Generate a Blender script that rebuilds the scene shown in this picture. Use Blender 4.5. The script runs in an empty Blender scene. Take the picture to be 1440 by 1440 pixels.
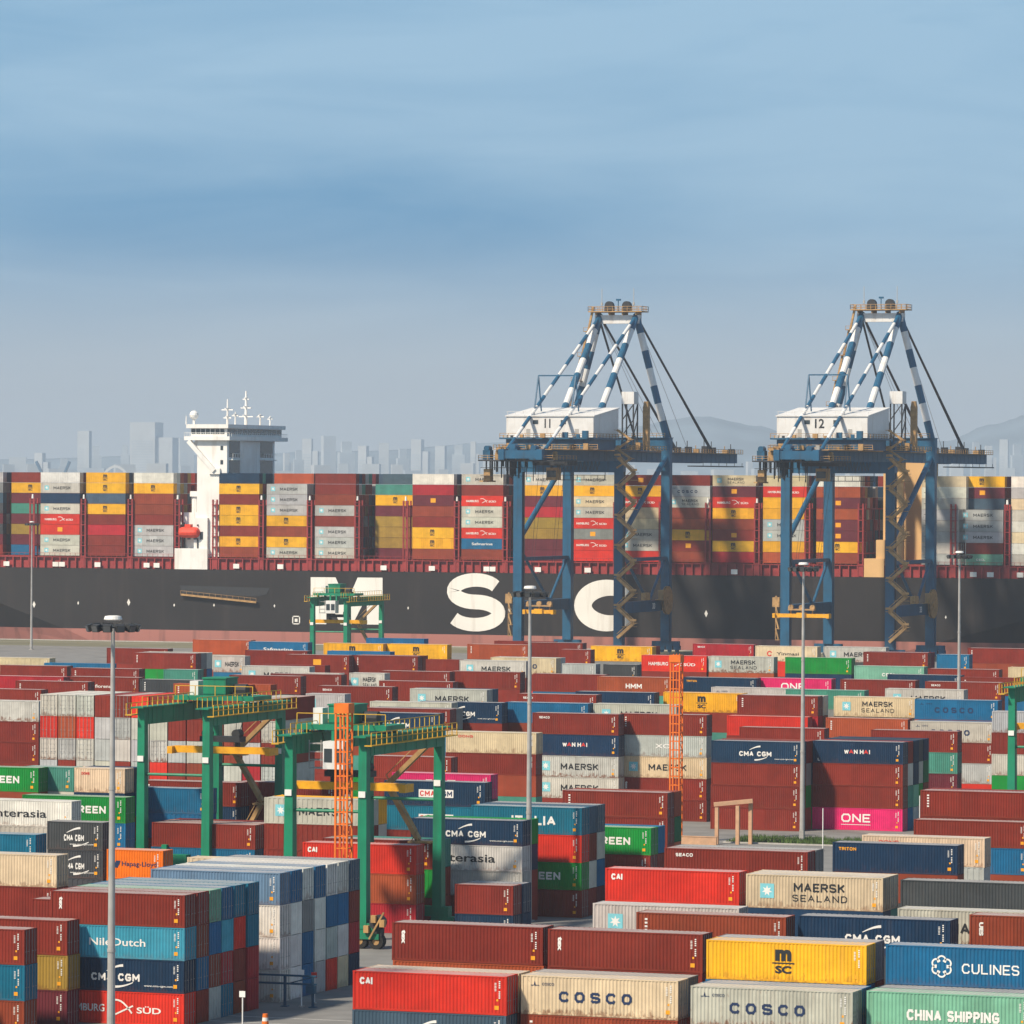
import bpy, math, random
from mathutils import Vector, Matrix
R = math.radians
rng = random.Random(7)
sc = bpy.context.scene
col = sc.collection

# ------------------------------------------------------------------ camera
PX, F, PHI, YH, H, ROLL = 1440.0, 7000.0, R(20), 680.0, 45.0, 0.005
CP, SP = math.cos(PHI), math.sin(PHI)
cam_d = bpy.data.cameras.new('camera')
cam = bpy.data.objects.new('camera', cam_d); col.objects.link(cam); sc.camera = cam
cam.location = (0, 0, H)
cam.rotation_euler = (Matrix.Rotation(PHI, 4, 'Z') @ Matrix.Rotation(R(90), 4, 'X') @ Matrix.Rotation(ROLL, 4, 'Z')).to_euler()
cam_d.sensor_width = 36.0
cam_d.lens = 36.0 * F / PX
cam_d.shift_y = -(720.0 - YH) / PX
cam_d.clip_start = 1.0
cam_d.clip_end = 40000.0

# ------------------------------------------------------------------ sky, sun, exposure
SUN_EL = R(46)
SUN_DIR = Vector((-0.52 * math.cos(SUN_EL), -0.854 * math.cos(SUN_EL), math.sin(SUN_EL)))
w = bpy.data.worlds.new('World'); sc.world = w; w.use_nodes = True
nt = w.node_tree; N = nt.nodes; LK = nt.links
N.clear()
out = N.new('ShaderNodeOutputWorld'); bg = N.new('ShaderNodeBackground')
sky = N.new('ShaderNodeTexSky'); sky.sky_type = 'NISHITA'; sky.sun_disc = False
sky.sun_elevation = SUN_EL; sky.sun_rotation = math.atan2(SUN_DIR.x, SUN_DIR.y)
sky.air_density = 1.3; sky.dust_density = 1.2; sky.ozone_density = 2.0
tc = N.new('ShaderNodeTexCoord')
# veils of cloud all round: broad patches stretched along the horizon, finer wisps inside them
SKY_OFF = (2.1, 0.9, 3.75)
mp = N.new('ShaderNodeMapping'); mp.inputs['Scale'].default_value = (2.0, 2.0, 13.0); mp.inputs['Location'].default_value = SKY_OFF
LK.new(tc.outputs['Generated'], mp.inputs['Vector'])
nz = N.new('ShaderNodeTexNoise'); nz.inputs['Scale'].default_value = 1.5; nz.inputs['Detail'].default_value = 6.0
nz.inputs['Roughness'].default_value = 0.4; nz.inputs['Distortion'].default_value = 0.2
LK.new(mp.outputs['Vector'], nz.inputs['Vector'])
veil = N.new('ShaderNodeMapRange'); veil.interpolation_type = 'SMOOTHSTEP'; veil.inputs['From Min'].default_value = 0.32; veil.inputs['From Max'].default_value = 0.66
LK.new(nz.outputs['Fac'], veil.inputs['Value'])
cm = N.new('ShaderNodeMixRGB'); cm.inputs['Color1'].default_value = (0.10, 0.375, 0.68, 1); cm.inputs['Color2'].default_value = (0.385, 0.645, 0.885, 1)
nz2 = N.new('ShaderNodeTexNoise'); nz2.inputs['Scale'].default_value = 5.5; nz2.inputs['Detail'].default_value = 9.0; nz2.inputs['Roughness'].default_value = 0.55; nz2.inputs['Distortion'].default_value = 0.9
LK.new(mp.outputs['Vector'], nz2.inputs['Vector'])
ws = N.new('ShaderNodeMapRange'); ws.inputs['From Min'].default_value = 0.3; ws.inputs['From Max'].default_value = 0.7; ws.inputs['To Min'].default_value = -0.22; ws.inputs['To Max'].default_value = 0.22
LK.new(nz2.outputs['Fac'], ws.inputs['Value'])
va = N.new('ShaderNodeMath'); va.operation = 'ADD'; va.use_clamp = True; LK.new(veil.outputs['Result'], va.inputs[0]); LK.new(ws.outputs['Result'], va.inputs[1])
LK.new(va.outputs[0], cm.inputs['Fac'])
sep = N.new('ShaderNodeSeparateXYZ'); LK.new(tc.outputs['Generated'], sep.inputs[0])
pale = N.new('ShaderNodeMapRange'); pale.interpolation_type = 'SMOOTHSTEP'; pale.inputs['From Min'].default_value = 0.005; pale.inputs['From Max'].default_value = 0.056
pale.inputs['To Min'].default_value = 0.95; pale.inputs['To Max'].default_value = 0.0
LK.new(sep.outputs['Z'], pale.inputs['Value'])
wm = N.new('ShaderNodeMixRGB'); wm.inputs['Color2'].default_value = (0.70, 0.735, 0.755, 1)
LK.new(pale.outputs['Result'], wm.inputs['Fac']); LK.new(cm.outputs['Color'], wm.inputs['Color1'])
up = N.new('ShaderNodeVectorMath'); up.operation = 'SCALE'; up.inputs['Scale'].default_value = 10.0
LK.new(wm.outputs['Color'], up.inputs[0])
high = N.new('ShaderNodeMapRange'); high.interpolation_type = 'SMOOTHSTEP'; high.inputs['From Min'].default_value = 0.12; high.inputs['From Max'].default_value = 0.55
high.inputs['To Min'].default_value = 0.95; high.inputs['To Max'].default_value = 0.15; LK.new(sep.outputs['Z'], high.inputs['Value'])
smix = N.new('ShaderNodeMixRGB'); LK.new(high.outputs['Result'], smix.inputs['Fac'])
LK.new(sky.outputs['Color'], smix.inputs['Color1']); LK.new(up.outputs['Vector'], smix.inputs['Color2'])
LK.new(smix.outputs['Color'], bg.inputs['Color'])
bg.inputs['Strength'].default_value = 0.076
LK.new(bg.outputs['Background'], out.inputs['Surface'])

sun_d = bpy.data.lights.new('sun', 'SUN'); sun_d.energy = 5.0; sun_d.angle = R(4.0); sun_d.color = (1.0, 0.87, 0.69)
sun = bpy.data.objects.new('sun', sun_d); col.objects.link(sun)
sun.rotation_euler = SUN_DIR.to_track_quat('Z', 'Y').to_euler(); sun.location = (-200, -200, 300)
sc.view_settings.view_transform = 'Standard'; sc.view_settings.look = 'None'
sc.view_settings.gamma = 1.0; sc.view_settings.exposure = 0.18; sc.view_settings.use_curve_mapping = False
sc.cycles.use_denoising = True
sc.cycles.max_bounces = 5; sc.cycles.diffuse_bounces = 2; sc.cycles.glossy_bounces = 2
sc.cycles.volume_bounces = 1; sc.cycles.transparent_max_bounces = 4

# ------------------------------------------------------------------ pixel helpers
def unroll(x, y):
    return x - 720 + ROLL * (y - 680), (y - YH) - ROLL * (x - 720)
def at_z(x, y, z):                      # point of a pixel on the level z
    a, b = unroll(x, y); d = F * (H - z) / b; xc = a / F * d
    return xc * CP - d * SP, xc * SP + d * CP
def at_v(x, y, v):                      # point of a pixel on the upright plane Y = v
    a, b = unroll(x, y); d = v / (CP + a / F * SP); xc = a / F * d
    return xc * CP - d * SP, H - b * d / F
def at_d(x, y, d):                      # point of a pixel at distance d
    a, b = unroll(x, y); xc = a / F * d
    return xc * CP - d * SP, xc * SP + d * CP, H - b * d / F

# ------------------------------------------------------------------ mesh helpers
class MB:
    def __init__(s): s.v = []; s.f = []; s.c = []; s.mi = []; s.mats = []
    def box(s, x0, x1, y0, y1, z0, z1, c=None):
        n = len(s.v)
        s.v += [(x0,y0,z0),(x1,y0,z0),(x1,y1,z0),(x0,y1,z0),(x0,y0,z1),(x1,y0,z1),(x1,y1,z1),(x0,y1,z1)]
        fs = [(0,3,2,1),(4,5,6,7),(0,1,5,4),(1,2,6,5),(2,3,7,6),(3,0,4,7)]
        s.f += [tuple(n+i for i in q) for q in fs]
        if c: s.c += [c]*6; s.mi += [0]*6
        return s
    def take(s, me, T, c, keep=False):         # take in a copy of a mesh with its own material
        if not s.mats: s.mats.append(M['mass'])
        k = 0
        if keep:
            q = me.materials[0]
            if q not in s.mats: s.mats.append(q)
            k = s.mats.index(q)
        n = len(s.v); s.v += [tuple(T @ v.co) for v in me.vertices]
        for p in me.polygons: s.f.append(tuple(n+i for i in p.vertices)); s.c.append(c); s.mi.append(k)
        return s
    def bar(s, p, q, w, h=None, up=(0,0,1)):
        h = h or w
        p = Vector(p); q = Vector(q); d = (q-p).normalized(); u = Vector(up)
        if abs(d.dot(u)) > 0.98: u = Vector((1,0,0))
        a = d.cross(u).normalized(); b = a.cross(d).normalized()
        n = len(s.v)
        for e in (p, q):
            for i, j in ((-1,-1),(1,-1),(1,1),(-1,1)):
                s.v.append(tuple(e + a*(i*w/2) + b*(j*h/2)))
        s.f += [tuple(n+i for i in g) for g in ((0,1,2,3),(7,6,5,4),(0,4,5,1),(1,5,6,2),(2,6,7,3),(3,7,4,0))]
        return s
    def tube(s, p, q, r, r2=None, n=10, caps=True):
        r2 = r if r2 is None else r2
        p = Vector(p); q = Vector(q); d = (q-p).normalized(); u = Vector((0,0,1))
        if abs(d.dot(u)) > 0.98: u = Vector((1,0,0))
        a = d.cross(u).normalized(); b = a.cross(d).normalized(); m = len(s.v)
        for e, rr in ((p, r), (q, r2)):
            for k in range(n):
                t = 2*math.pi*k/n
                s.v.append(tuple(e + a*(rr*math.cos(t)) + b*(rr*math.sin(t))))
        for k in range(n):
            k2 = (k+1) % n
            s.f.append((m+k, m+k2, m+n+k2, m+n+k))
        if caps:
            s.f.append(tuple(m+k for k in range(n))[::-1]); s.f.append(tuple(m+n+k for k in range(n)))
        return s
    def plate(s, pts, y0, y1):           # polygon in XZ given thickness along Y (front y0)
        n = len(s.v); k = len(pts)
        s.v += [(x, y0, z) for x, z in pts] + [(x, y1, z) for x, z in pts]
        s.f.append(tuple(range(n, n+k))); s.f.append(tuple(range(n+2*k-1, n+k-1, -1)))
        for i in range(k):
            j = (i+1) % k
            s.f.append((n+i, n+k+i, n+k+j, n+j))
        return s
    def mesh(s, name):
        m = bpy.data.meshes.new(name); m.from_pydata(s.v, [], s.f); m.update()
        if s.mats:
            for q in s.mats: m.materials.append(q)
            m.polygons.foreach_set('material_index', s.mi)
        if s.c:
            at = m.color_attributes.new('paint', 'FLOAT_COLOR', 'CORNER')
            k = 0; buf = []
            for p, c in zip(m.polygons, s.c):
                buf += list(c) * p.loop_total
            at.data.foreach_set('color', buf)
        return m
    def build(s, name, mat, parent=None, **kw):
        return put(name, s.mesh(name), mat, parent, **kw)

def put(name, mesh, mat=None, parent=None, loc=None, rz=0.0):
    o = bpy.data.objects.new(name, mesh); col.objects.link(o)
    if mat is not None and not mesh.materials: mesh.materials.append(mat)
    if parent: o.parent = parent
    if loc: o.location = loc
    if rz: o.rotation_euler.z = rz
    if parent and name in ('code_marks', 'hoist_rope'): o['kind'] = 'stuff'      # too fine to pick apart
    return o
def empty(name, loc=(0,0,0), rz=0.0):
    o = bpy.data.objects.new(name, None); col.objects.link(o); o.location = loc; o.rotation_euler.z = rz
    o.empty_display_size = 0.5
    return o
def tag(o, label=None, cat=None, group=None, kind=None):
    if label: o['label'] = label
    if cat: o['category'] = cat
    if group: o['group'] = group
    if kind: o['kind'] = kind
    return o
def copy_tree(o, parent=None):
    c = o.copy(); col.objects.link(c); c.parent = parent
    for ch in list(o.children): copy_tree(ch, c)
    return c

# ------------------------------------------------------------------ materials
def mat(name, color, rough=0.6, metal=0.0, grain=0.12, scale=1.5, stain=None, stain_amt=0.3, bump=0.0, spec=0.35):
    m = bpy.data.materials.new(name); m.use_nodes = True
    t = m.node_tree; n = t.nodes; l = t.links; b = n['Principled BSDF']
    b.inputs['Roughness'].default_value = rough; b.inputs['Metallic'].default_value = metal
    b.inputs['Specular IOR Level'].default_value = spec
    tcn = n.new('ShaderNodeTexCoord')
    z1 = n.new('ShaderNodeTexNoise'); z1.inputs['Scale'].default_value = scale; z1.inputs['Detail'].default_value = 5
    l.new(tcn.outputs['Object'], z1.inputs['Vector'])
    mr = n.new('ShaderNodeMapRange'); mr.inputs['To Min'].default_value = 1-grain; mr.inputs['To Max'].default_value = 1+grain
    mr.inputs['From Min'].default_value = 0.3; mr.inputs['From Max'].default_value = 0.7
    l.new(z1.outputs['Fac'], mr.inputs['Value'])
    mx = n.new('ShaderNodeMixRGB'); mx.blend_type = 'MULTIPLY'; mx.inputs['Fac'].default_value = 1
    mx.inputs['Color1'].default_value = (*color, 1)
    l.new(mr.outputs['Result'], mx.inputs['Color2'])
    src = mx.outputs['Color']
    if stain:
        z2 = n.new('ShaderNodeTexNoise'); z2.inputs['Scale'].default_value = scale*0.35; z2.inputs['Detail'].default_value = 8
        z2.inputs['Roughness'].default_value = 0.65
        l.new(tcn.outputs['Object'], z2.inputs['Vector'])
        rr = n.new('ShaderNodeMapRange'); rr.inputs['From Min'].default_value = 0.52; rr.inputs['From Max'].default_value = 0.72
        rr.inputs['To Max'].default_value = stain_amt
        l.new(z2.outputs['Fac'], rr.inputs['Value'])
        m2 = n.new('ShaderNodeMixRGB'); m2.inputs['Color2'].default_value = (*stain, 1)
        l.new(rr.outputs['Result'], m2.inputs['Fac']); l.new(src, m2.inputs['Color1']); src = m2.outputs['Color']
    l.new(src, b.inputs['Base Color'])
    if bump:
        bp = n.new('ShaderNodeBump'); bp.inputs['Strength'].default_value = bump; bp.inputs['Distance'].default_value = 0.05
        l.new(z1.outputs['Fac'], bp.inputs['Height']); l.new(bp.outputs['Normal'], b.inputs['Normal'])
    return m

def container_mat(name, dust, attr=False):
    """paint in the object's own colour with fading, streaks, rust and dents; object alpha = how worn it is"""
    m = bpy.data.materials.new(name); m.use_nodes = True
    t = m.node_tree; n = t.nodes; l = t.links; b = n['Principled BSDF']
    b.inputs['Roughness'].default_value = 0.6; b.inputs['Specular IOR Level'].default_value = 0.18
    oi = n.new('ShaderNodeObjectInfo'); tcn = n.new('ShaderNodeTexCoord')
    if attr:
        an = n.new('ShaderNodeAttribute'); an.attribute_name = 'paint'; colour = an.outputs['Color']
    else:
        colour = oi.outputs['Color']
    # own offset for each container
    ml = n.new('ShaderNodeMath'); ml.operation = 'MULTIPLY'; ml.inputs[1].default_value = 137.0
    l.new(oi.outputs['Random'], ml.inputs[0])
    cb = n.new('ShaderNodeCombineXYZ'); l.new(ml.outputs[0], cb.inputs['X']); l.new(ml.outputs[0], cb.inputs['Y'])
    ad = n.new('ShaderNodeVectorMath'); ad.operation = 'ADD'
    l.new(tcn.outputs['Object'], ad.inputs[0]); l.new(cb.outputs[0], ad.inputs[1])
    def noise(sx, sy, sz, s, det, rough=0.6):
        mpn = n.new('ShaderNodeMapping'); mpn.inputs['Scale'].default_value = (sx, sy, sz)
        l.new(ad.outputs[0], mpn.inputs['Vector'])
        q = n.new('ShaderNodeTexNoise'); q.inputs['Scale'].default_value = s; q.inputs['Detail'].default_value = det
        q.inputs['Roughness'].default_value = rough
        l.new(mpn.outputs[0], q.inputs['Vector']); return q.outputs['Fac']
    def rangen(src, a, bb, c, d):
        q = n.new('ShaderNodeMapRange'); q.inputs['From Min'].default_value = a; q.inputs['From Max'].default_value = bb
        q.inputs['To Min'].default_value = c; q.inputs['To Max'].default_value = d
        l.new(src, q.inputs['Value']); return q.outputs['Result']
    def mul(a, bb):
        q = n.new('ShaderNodeMath'); q.operation = 'MULTIPLY'
        l.new(a, q.inputs[0])
        if isinstance(bb, float): q.inputs[1].default_value = bb
        else: l.new(bb, q.inputs[1])
        return q.outputs[0]
    def mix(fac, c1, c2, mode='MIX'):
        q = n.new('ShaderNodeMixRGB'); q.blend_type = mode
        if isinstance(fac, float): q.inputs['Fac'].default_value = fac
        else: l.new(fac, q.inputs['Fac'])
        if isinstance(c1, tuple): q.inputs['Color1'].default_value = (*c1, 1)
        else: l.new(c1, q.inputs['Color1'])
        if isinstance(c2, tuple): q.inputs['Color2'].default_value = (*c2, 1)
        else: l.new(c2, q.inputs['Color2'])
        return q.outputs['Color']
    wear = oi.outputs['Alpha']
    fade = rangen(noise(0.5, 0.5, 0.7, 1.0, 4), 0.3, 0.7, 0.86, 1.12)
    base = mix(1.0, colour, fade, 'MULTIPLY')
    sx = n.new('ShaderNodeSeparateXYZ'); l.new(ad.outputs[0], sx.inputs[0])
    fl = n.new('ShaderNodeMath'); fl.operation = 'FLOOR'; l.new(mul(sx.outputs['X'], 0.45), fl.inputs[0])
    wn = n.new('ShaderNodeTexWhiteNoise'); wn.noise_dimensions = '1D'; l.new(fl.outputs[0], wn.inputs['W'])
    base = mix(1.0, base, rangen(wn.outputs['Value'], 0.0, 1.0, 0.90, 1.08), 'MULTIPLY')
    streak = rangen(noise(2.6, 2.6, 0.22, 1.0, 5), 0.5, 0.8, 0.0, 0.55)
    base = mix(mul(streak, wear), base, (0.16, 0.12, 0.09))
    if dust > 0:
        dn = rangen(noise(0.35, 1.0, 1.0, 1.0, 5), 0.3, 0.7, dust*0.6, dust*1.2)
        base = mix(dn, base, (0.52, 0.49, 0.46))
    else:
        # rust that creeps up from the bottom rail and down from the top
        sp = n.new('ShaderNodeSeparateXYZ'); l.new(tcn.outputs['Object'], sp.inputs[0])
        low = rangen(sp.outputs['Z'], 0.05, 0.9, 0.25, 0.0)
        rn = n.new('ShaderNodeMath'); rn.operation = 'ADD'
        l.new(noise(1.6, 1.6, 0.7, 1.4, 7, 0.7), rn.inputs[0]); l.new(low, rn.inputs[1])
        rust = rangen(rn.outputs[0], 0.63, 0.76, 0.0, 0.9)
        base = mix(mul(rust, wear), base, (0.17, 0.055, 0.022))
    l.new(base, b.inputs['Base Color'])
    bp = n.new('ShaderNodeBump'); bp.inputs['Strength'].default_value = 0.25; bp.inputs['Distance'].default_value = 0.04
    l.new(noise(0.8, 0.8, 0.8, 1.0, 3), bp.inputs['Height']); l.new(bp.outputs['Normal'], b.inputs['Normal'])
    return m

M = {}
M['paint'] = container_mat('container_paint', 0.0)
M['roof'] = container_mat('container_roof_paint', 0.62)
M['mass'] = container_mat('container_mass_paint', 0.0, attr=True)
M['white'] = mat('white_print', (0.80, 0.78, 0.74), 0.6, grain=0.08)
M['black'] = mat('dark_print', (0.018, 0.02, 0.024), 0.6)
M['navy_print'] = mat('navy_print', (0.012, 0.03, 0.09), 0.6)
M['red_print'] = mat('red_print', (0.62, 0.04, 0.03), 0.6)
M['cyan'] = mat('pale_blue_print', (0.20, 0.55, 0.62), 0.6)
M['amber'] = mat('amber_print', (0.85, 0.36, 0.01), 0.6)
M['steel'] = mat('lock_rod_steel', (0.32, 0.31, 0.30), 0.5, 0.3)
M['concrete'] = mat('yard_concrete', (0.20, 0.198, 0.192), 0.9, grain=0.16, scale=0.25, stain=(0.10,0.098,0.095), stain_amt=0.6, bump=0.1)
M['apron'] = mat('apron_paving', (0.36, 0.185, 0.16), 0.9, grain=0.1, scale=0.05, stain=(0.25,0.17,0.15), stain_amt=0.5)
M['verge'] = mat('verge_dirt', (0.17, 0.165, 0.11), 0.95, grain=0.2, scale=0.05, stain=(0.10,0.11,0.07), stain_amt=0.6)
M['line'] = mat('road_line', (0.62, 0.61, 0.58), 0.8, grain=0.2, scale=3)
M['soil'] = mat('soil', (0.10, 0.085, 0.06), 0.95)
M['grass'] = mat('grass', (0.075, 0.13, 0.03), 0.8, grain=0.35, scale=3)
M['kerb'] = mat('kerb_stone', (0.42, 0.40, 0.37), 0.9)
M['peach'] = mat('peach_render', (0.55, 0.33, 0.20), 0.9, stain=(0.3,0.22,0.16))
M['galv'] = mat('galvanised_steel', (0.42, 0.41, 0.39), 0.55, 0.2, stain=(0.28,0.2,0.13), stain_amt=0.35, scale=1.0)
M['lampcase'] = mat('floodlight_case', (0.035, 0.037, 0.04), 0.6)
M['lens'] = mat('floodlight_glass', (0.10, 0.105, 0.11), 0.15)
M['cblue'] = mat('crane_blue', (0.012, 0.098, 0.195), 0.5, grain=0.15, scale=0.3, stain=(0.03,0.06,0.10), stain_amt=0.5)
M['cwhite'] = mat('crane_white', (0.74, 0.735, 0.72), 0.5, grain=0.05, stain=(0.5,0.45,0.38), stain_amt=0.3, scale=0.4)
M['ctan'] = mat('stair_ochre', (0.42, 0.25, 0.10), 0.7, grain=0.3, scale=1.0, stain=(0.2,0.13,0.07), stain_amt=0.5)
M['cdark'] = mat('dark_gear', (0.03, 0.032, 0.036), 0.6)
M['cyellow'] = mat('spreader_yellow', (0.80, 0.38, 0.01), 0.5, grain=0.15, stain=(0.25,0.13,0.04), stain_amt=0.5)
M['green'] = mat('gantry_green', (0.006, 0.22, 0.115), 0.5, grain=0.15, scale=0.5, stain=(0.02,0.12,0.07), stain_amt=0.5)
M['railyellow'] = mat('railing_yellow', (0.62, 0.36, 0.03), 0.6)
M['glass'] = mat('dark_glass', (0.03, 0.045, 0.055), 0.08, spec=0.6)
M['tyre'] = mat('tyre_rubber', (0.02, 0.02, 0.02), 0.9)
M['orange'] = mat('mast_orange', (0.78, 0.17, 0.015), 0.55, grain=0.15, scale=1.0)
M['hull'] = mat('hull_black', (0.016, 0.013, 0.013), 0.6, grain=0.25, scale=0.08, stain=(0.026,0.024,0.023), stain_amt=0.6)
M['hullwhite'] = mat('hull_white', (0.82, 0.80, 0.75), 0.6, grain=0.05, scale=0.1)
M['deckred'] = mat('deck_red', (0.30, 0.035, 0.035), 0.7, grain=0.2, scale=0.3)
M['swhite'] = mat('ship_white', (0.84, 0.83, 0.80), 0.5, grain=0.05, scale=0.2, stain=(0.55,0.45,0.35), stain_amt=0.3)
M['boat'] = mat('lifeboat_orange', (0.75, 0.06, 0.025), 0.5)
M['beige'] = mat('funnel_beige', (0.72, 0.45, 0.20), 0.6, grain=0.08, scale=0.2)
M['water'] = mat('sea_water', (0.035, 0.07, 0.085), 0.18, grain=0.3, scale=0.02, bump=0.5, spec=0.5)
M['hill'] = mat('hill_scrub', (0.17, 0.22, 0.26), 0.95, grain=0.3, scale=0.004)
M['bluesteel'] = mat('frame_blue', (0.015, 0.075, 0.14), 0.55)

def boot(m):
    t = m.node_tree; b = t.nodes['Principled BSDF']; src = b.inputs['Base Color'].links[0].from_socket
    tcn = t.nodes.new('ShaderNodeTexCoord'); sp = t.nodes.new('ShaderNodeSeparateXYZ'); t.links.new(tcn.outputs['Object'], sp.inputs[0])
    lt = t.nodes.new('ShaderNodeMath'); lt.operation = 'LESS_THAN'; lt.inputs[1].default_value = 3.3; t.links.new(sp.outputs['Z'], lt.inputs[0])
    mx = t.nodes.new('ShaderNodeMixRGB'); mx.inputs['Color2'].default_value = (0.40, 0.16, 0.13, 1)
    t.links.new(lt.outputs[0], mx.inputs['Fac']); t.links.new(src, mx.inputs['Color1']); t.links.new(mx.outputs['Color'], b.inputs['Base Color'])
def runs(m, colour, amt, sc_):
    t = m.node_tree; b = t.nodes['Principled BSDF']; src = b.inputs['Base Color'].links[0].from_socket
    tcn = t.nodes.new('ShaderNodeTexCoord'); mpn = t.nodes.new('ShaderNodeMapping'); mpn.inputs['Scale'].default_value = sc_
    t.links.new(tcn.outputs['Object'], mpn.inputs['Vector'])
    q = t.nodes.new('ShaderNodeTexNoise'); q.inputs['Scale'].default_value = 1.0; q.inputs['Detail'].default_value = 6; t.links.new(mpn.outputs[0], q.inputs['Vector'])
    r = t.nodes.new('ShaderNodeMapRange'); r.inputs['From Min'].default_value = 0.52; r.inputs['From Max'].default_value = 0.75; r.inputs['To Max'].default_value = amt; t.links.new(q.outputs['Fac'], r.inputs['Value'])
    mx = t.nodes.new('ShaderNodeMixRGB'); mx.inputs['Color2'].default_value = (*colour, 1)
    t.links.new(r.outputs['Result'], mx.inputs['Fac']); t.links.new(src, mx.inputs['Color1']); t.links.new(mx.outputs['Color'], b.inputs['Base Color'])
boot(M['hull']); runs(M['hull'], (0.045, 0.034, 0.030), 0.5, (0.35, 0.35, 0.03)); runs(M['hullwhite'], (0.40, 0.33, 0.26), 0.4, (0.6, 0.6, 0.05))
runs(M['cwhite'], (0.42, 0.33, 0.24), 0.45, (0.9, 0.9, 0.08)); runs(M['swhite'], (0.45, 0.36, 0.27), 0.4, (0.7, 0.7, 0.06)); runs(M['green'], (0.02, 0.07, 0.045), 0.6, (1.6, 1.6, 0.12)); runs(M['cblue'], (0.02, 0.035, 0.05), 0.6, (1.0, 1.0, 0.07))
PAL = dict(
    maroon=(0.215,0.026,0.015), brown=(0.255,0.047,0.020), rust=(0.38,0.075,0.025), red=(0.62,0.030,0.014),
    crimson=(0.40,0.018,0.026), orange=(0.84,0.18,0.006), yellow=(0.78,0.40,0.014), olive=(0.33,0.21,0.035),
    cream=(0.66,0.53,0.35), white=(0.72,0.69,0.63), offwhite=(0.52,0.50,0.44), silver=(0.44,0.45,0.44), grey=(0.22,0.225,0.22),
    charcoal=(0.055,0.06,0.066), navy=(0.008,0.034,0.080), slate=(0.055,0.095,0.14), blue=(0.008,0.13,0.28),
    steelblue=(0.13,0.22,0.33), teal=(0.006,0.15,0.24), aqua=(0.05,0.33,0.44), mint=(0.17,0.40,0.27), seagreen=(0.06,0.25,0.19),
    green=(0.006,0.24,0.035), darkgreen=(0.006,0.12,0.045), magenta=(0.75,0.022,0.15), plum=(0.13,0.02,0.03))
WORD = dict(maroon='maroon', brown='brown', rust='rusty orange', red='bright red', crimson='crimson', orange='orange', yellow='yellow',
    olive='dull yellow', cream='cream', white='white', offwhite='off-white', silver='pale grey', grey='grey', charcoal='charcoal', navy='navy',
    slate='slate blue', blue='blue', steelblue='faded blue', teal='deep teal', aqua='sky blue', mint='mint green', seagreen='sea green',
    green='green', darkgreen='dark green', magenta='magenta', plum='dark maroon')

# ------------------------------------------------------------------ lettering
_tx = {}
def text_geo(body, height, width=None, bold=0.0, gap=1.0):
    """flat letter outlines centred on the origin in XZ, facing -Y"""
    key = (body, bold, gap)
    if key not in _tx:
        cu = bpy.data.curves.new('t', 'FONT'); cu.body = body; cu.size = 1.0; cu.offset = bold; cu.space_character = gap
        cu.resolution_u = 3
        o = bpy.data.objects.new('t', cu); col.objects.link(o)
        me = o.to_mesh()
        vs = [v.co[:] for v in me.vertices]; fs = [tuple(p.vertices) for p in me.polygons]
        o.to_mesh_clear(); bpy.data.objects.remove(o); bpy.data.curves.remove(cu)
        _tx[key] = (vs, fs)
    vs, fs = _tx[key]
    x0 = min(v[0] for v in vs); x1 = max(v[0] for v in vs); y0 = min(v[1] for v in vs); y1 = max(v[1] for v in vs)
    cap = y1 - y0
    sy = height / cap; sx = width / (x1 - x0) if width else sy
    return [((v[0]-(x0+x1)/2)*sx, (v[1]-(y0+y1)/2)*sy) for v in vs], fs
def add_text(mb, body, cx, cz, height, width=None, bold=0.0, gap=1.0, vertical=False, y=0.0):
    vs, fs = text_geo(body, height, width, bold, gap)
    n = len(mb.v)
    if vertical: mb.v += [(cx + a[1]*1.0, y, cz - a[0]) if False else (cx - a[1]*-1.0, y, cz - a[0]) for a in vs]
    else: mb.v += [(cx + a[0], y, cz + a[1]) for a in vs]
    mb.f += [tuple(n+i for i in q) for q in fs]
def add_poly(mb, pts, y=0.0):
    n = len(mb.v); mb.v += [(a, y, b) for a, b in pts]; mb.f.append(tuple(range(n, n+len(pts))))
def add_ribbon(mb, pts, wid, y=0.0):
    n = len(mb.v); k = len(pts)
    for i, (a, b) in enumerate(pts):
        p = pts[max(i-1, 0)]; q = pts[min(i+1, k-1)]
        dx, dz = q[0]-p[0], q[1]-p[1]; L = math.hypot(dx, dz) or 1
        ww = wid(i/(k-1)) if callable(wid) else wid
        mb.v += [(a - dz/L*ww/2, y, b + dx/L*ww/2), (a + dz/L*ww/2, y, b - dx/L*ww/2)]
    for i in range(k-1):
        mb.f.append((n+2*i+1, n+2*i+3, n+2*i+2, n+2*i))

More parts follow.
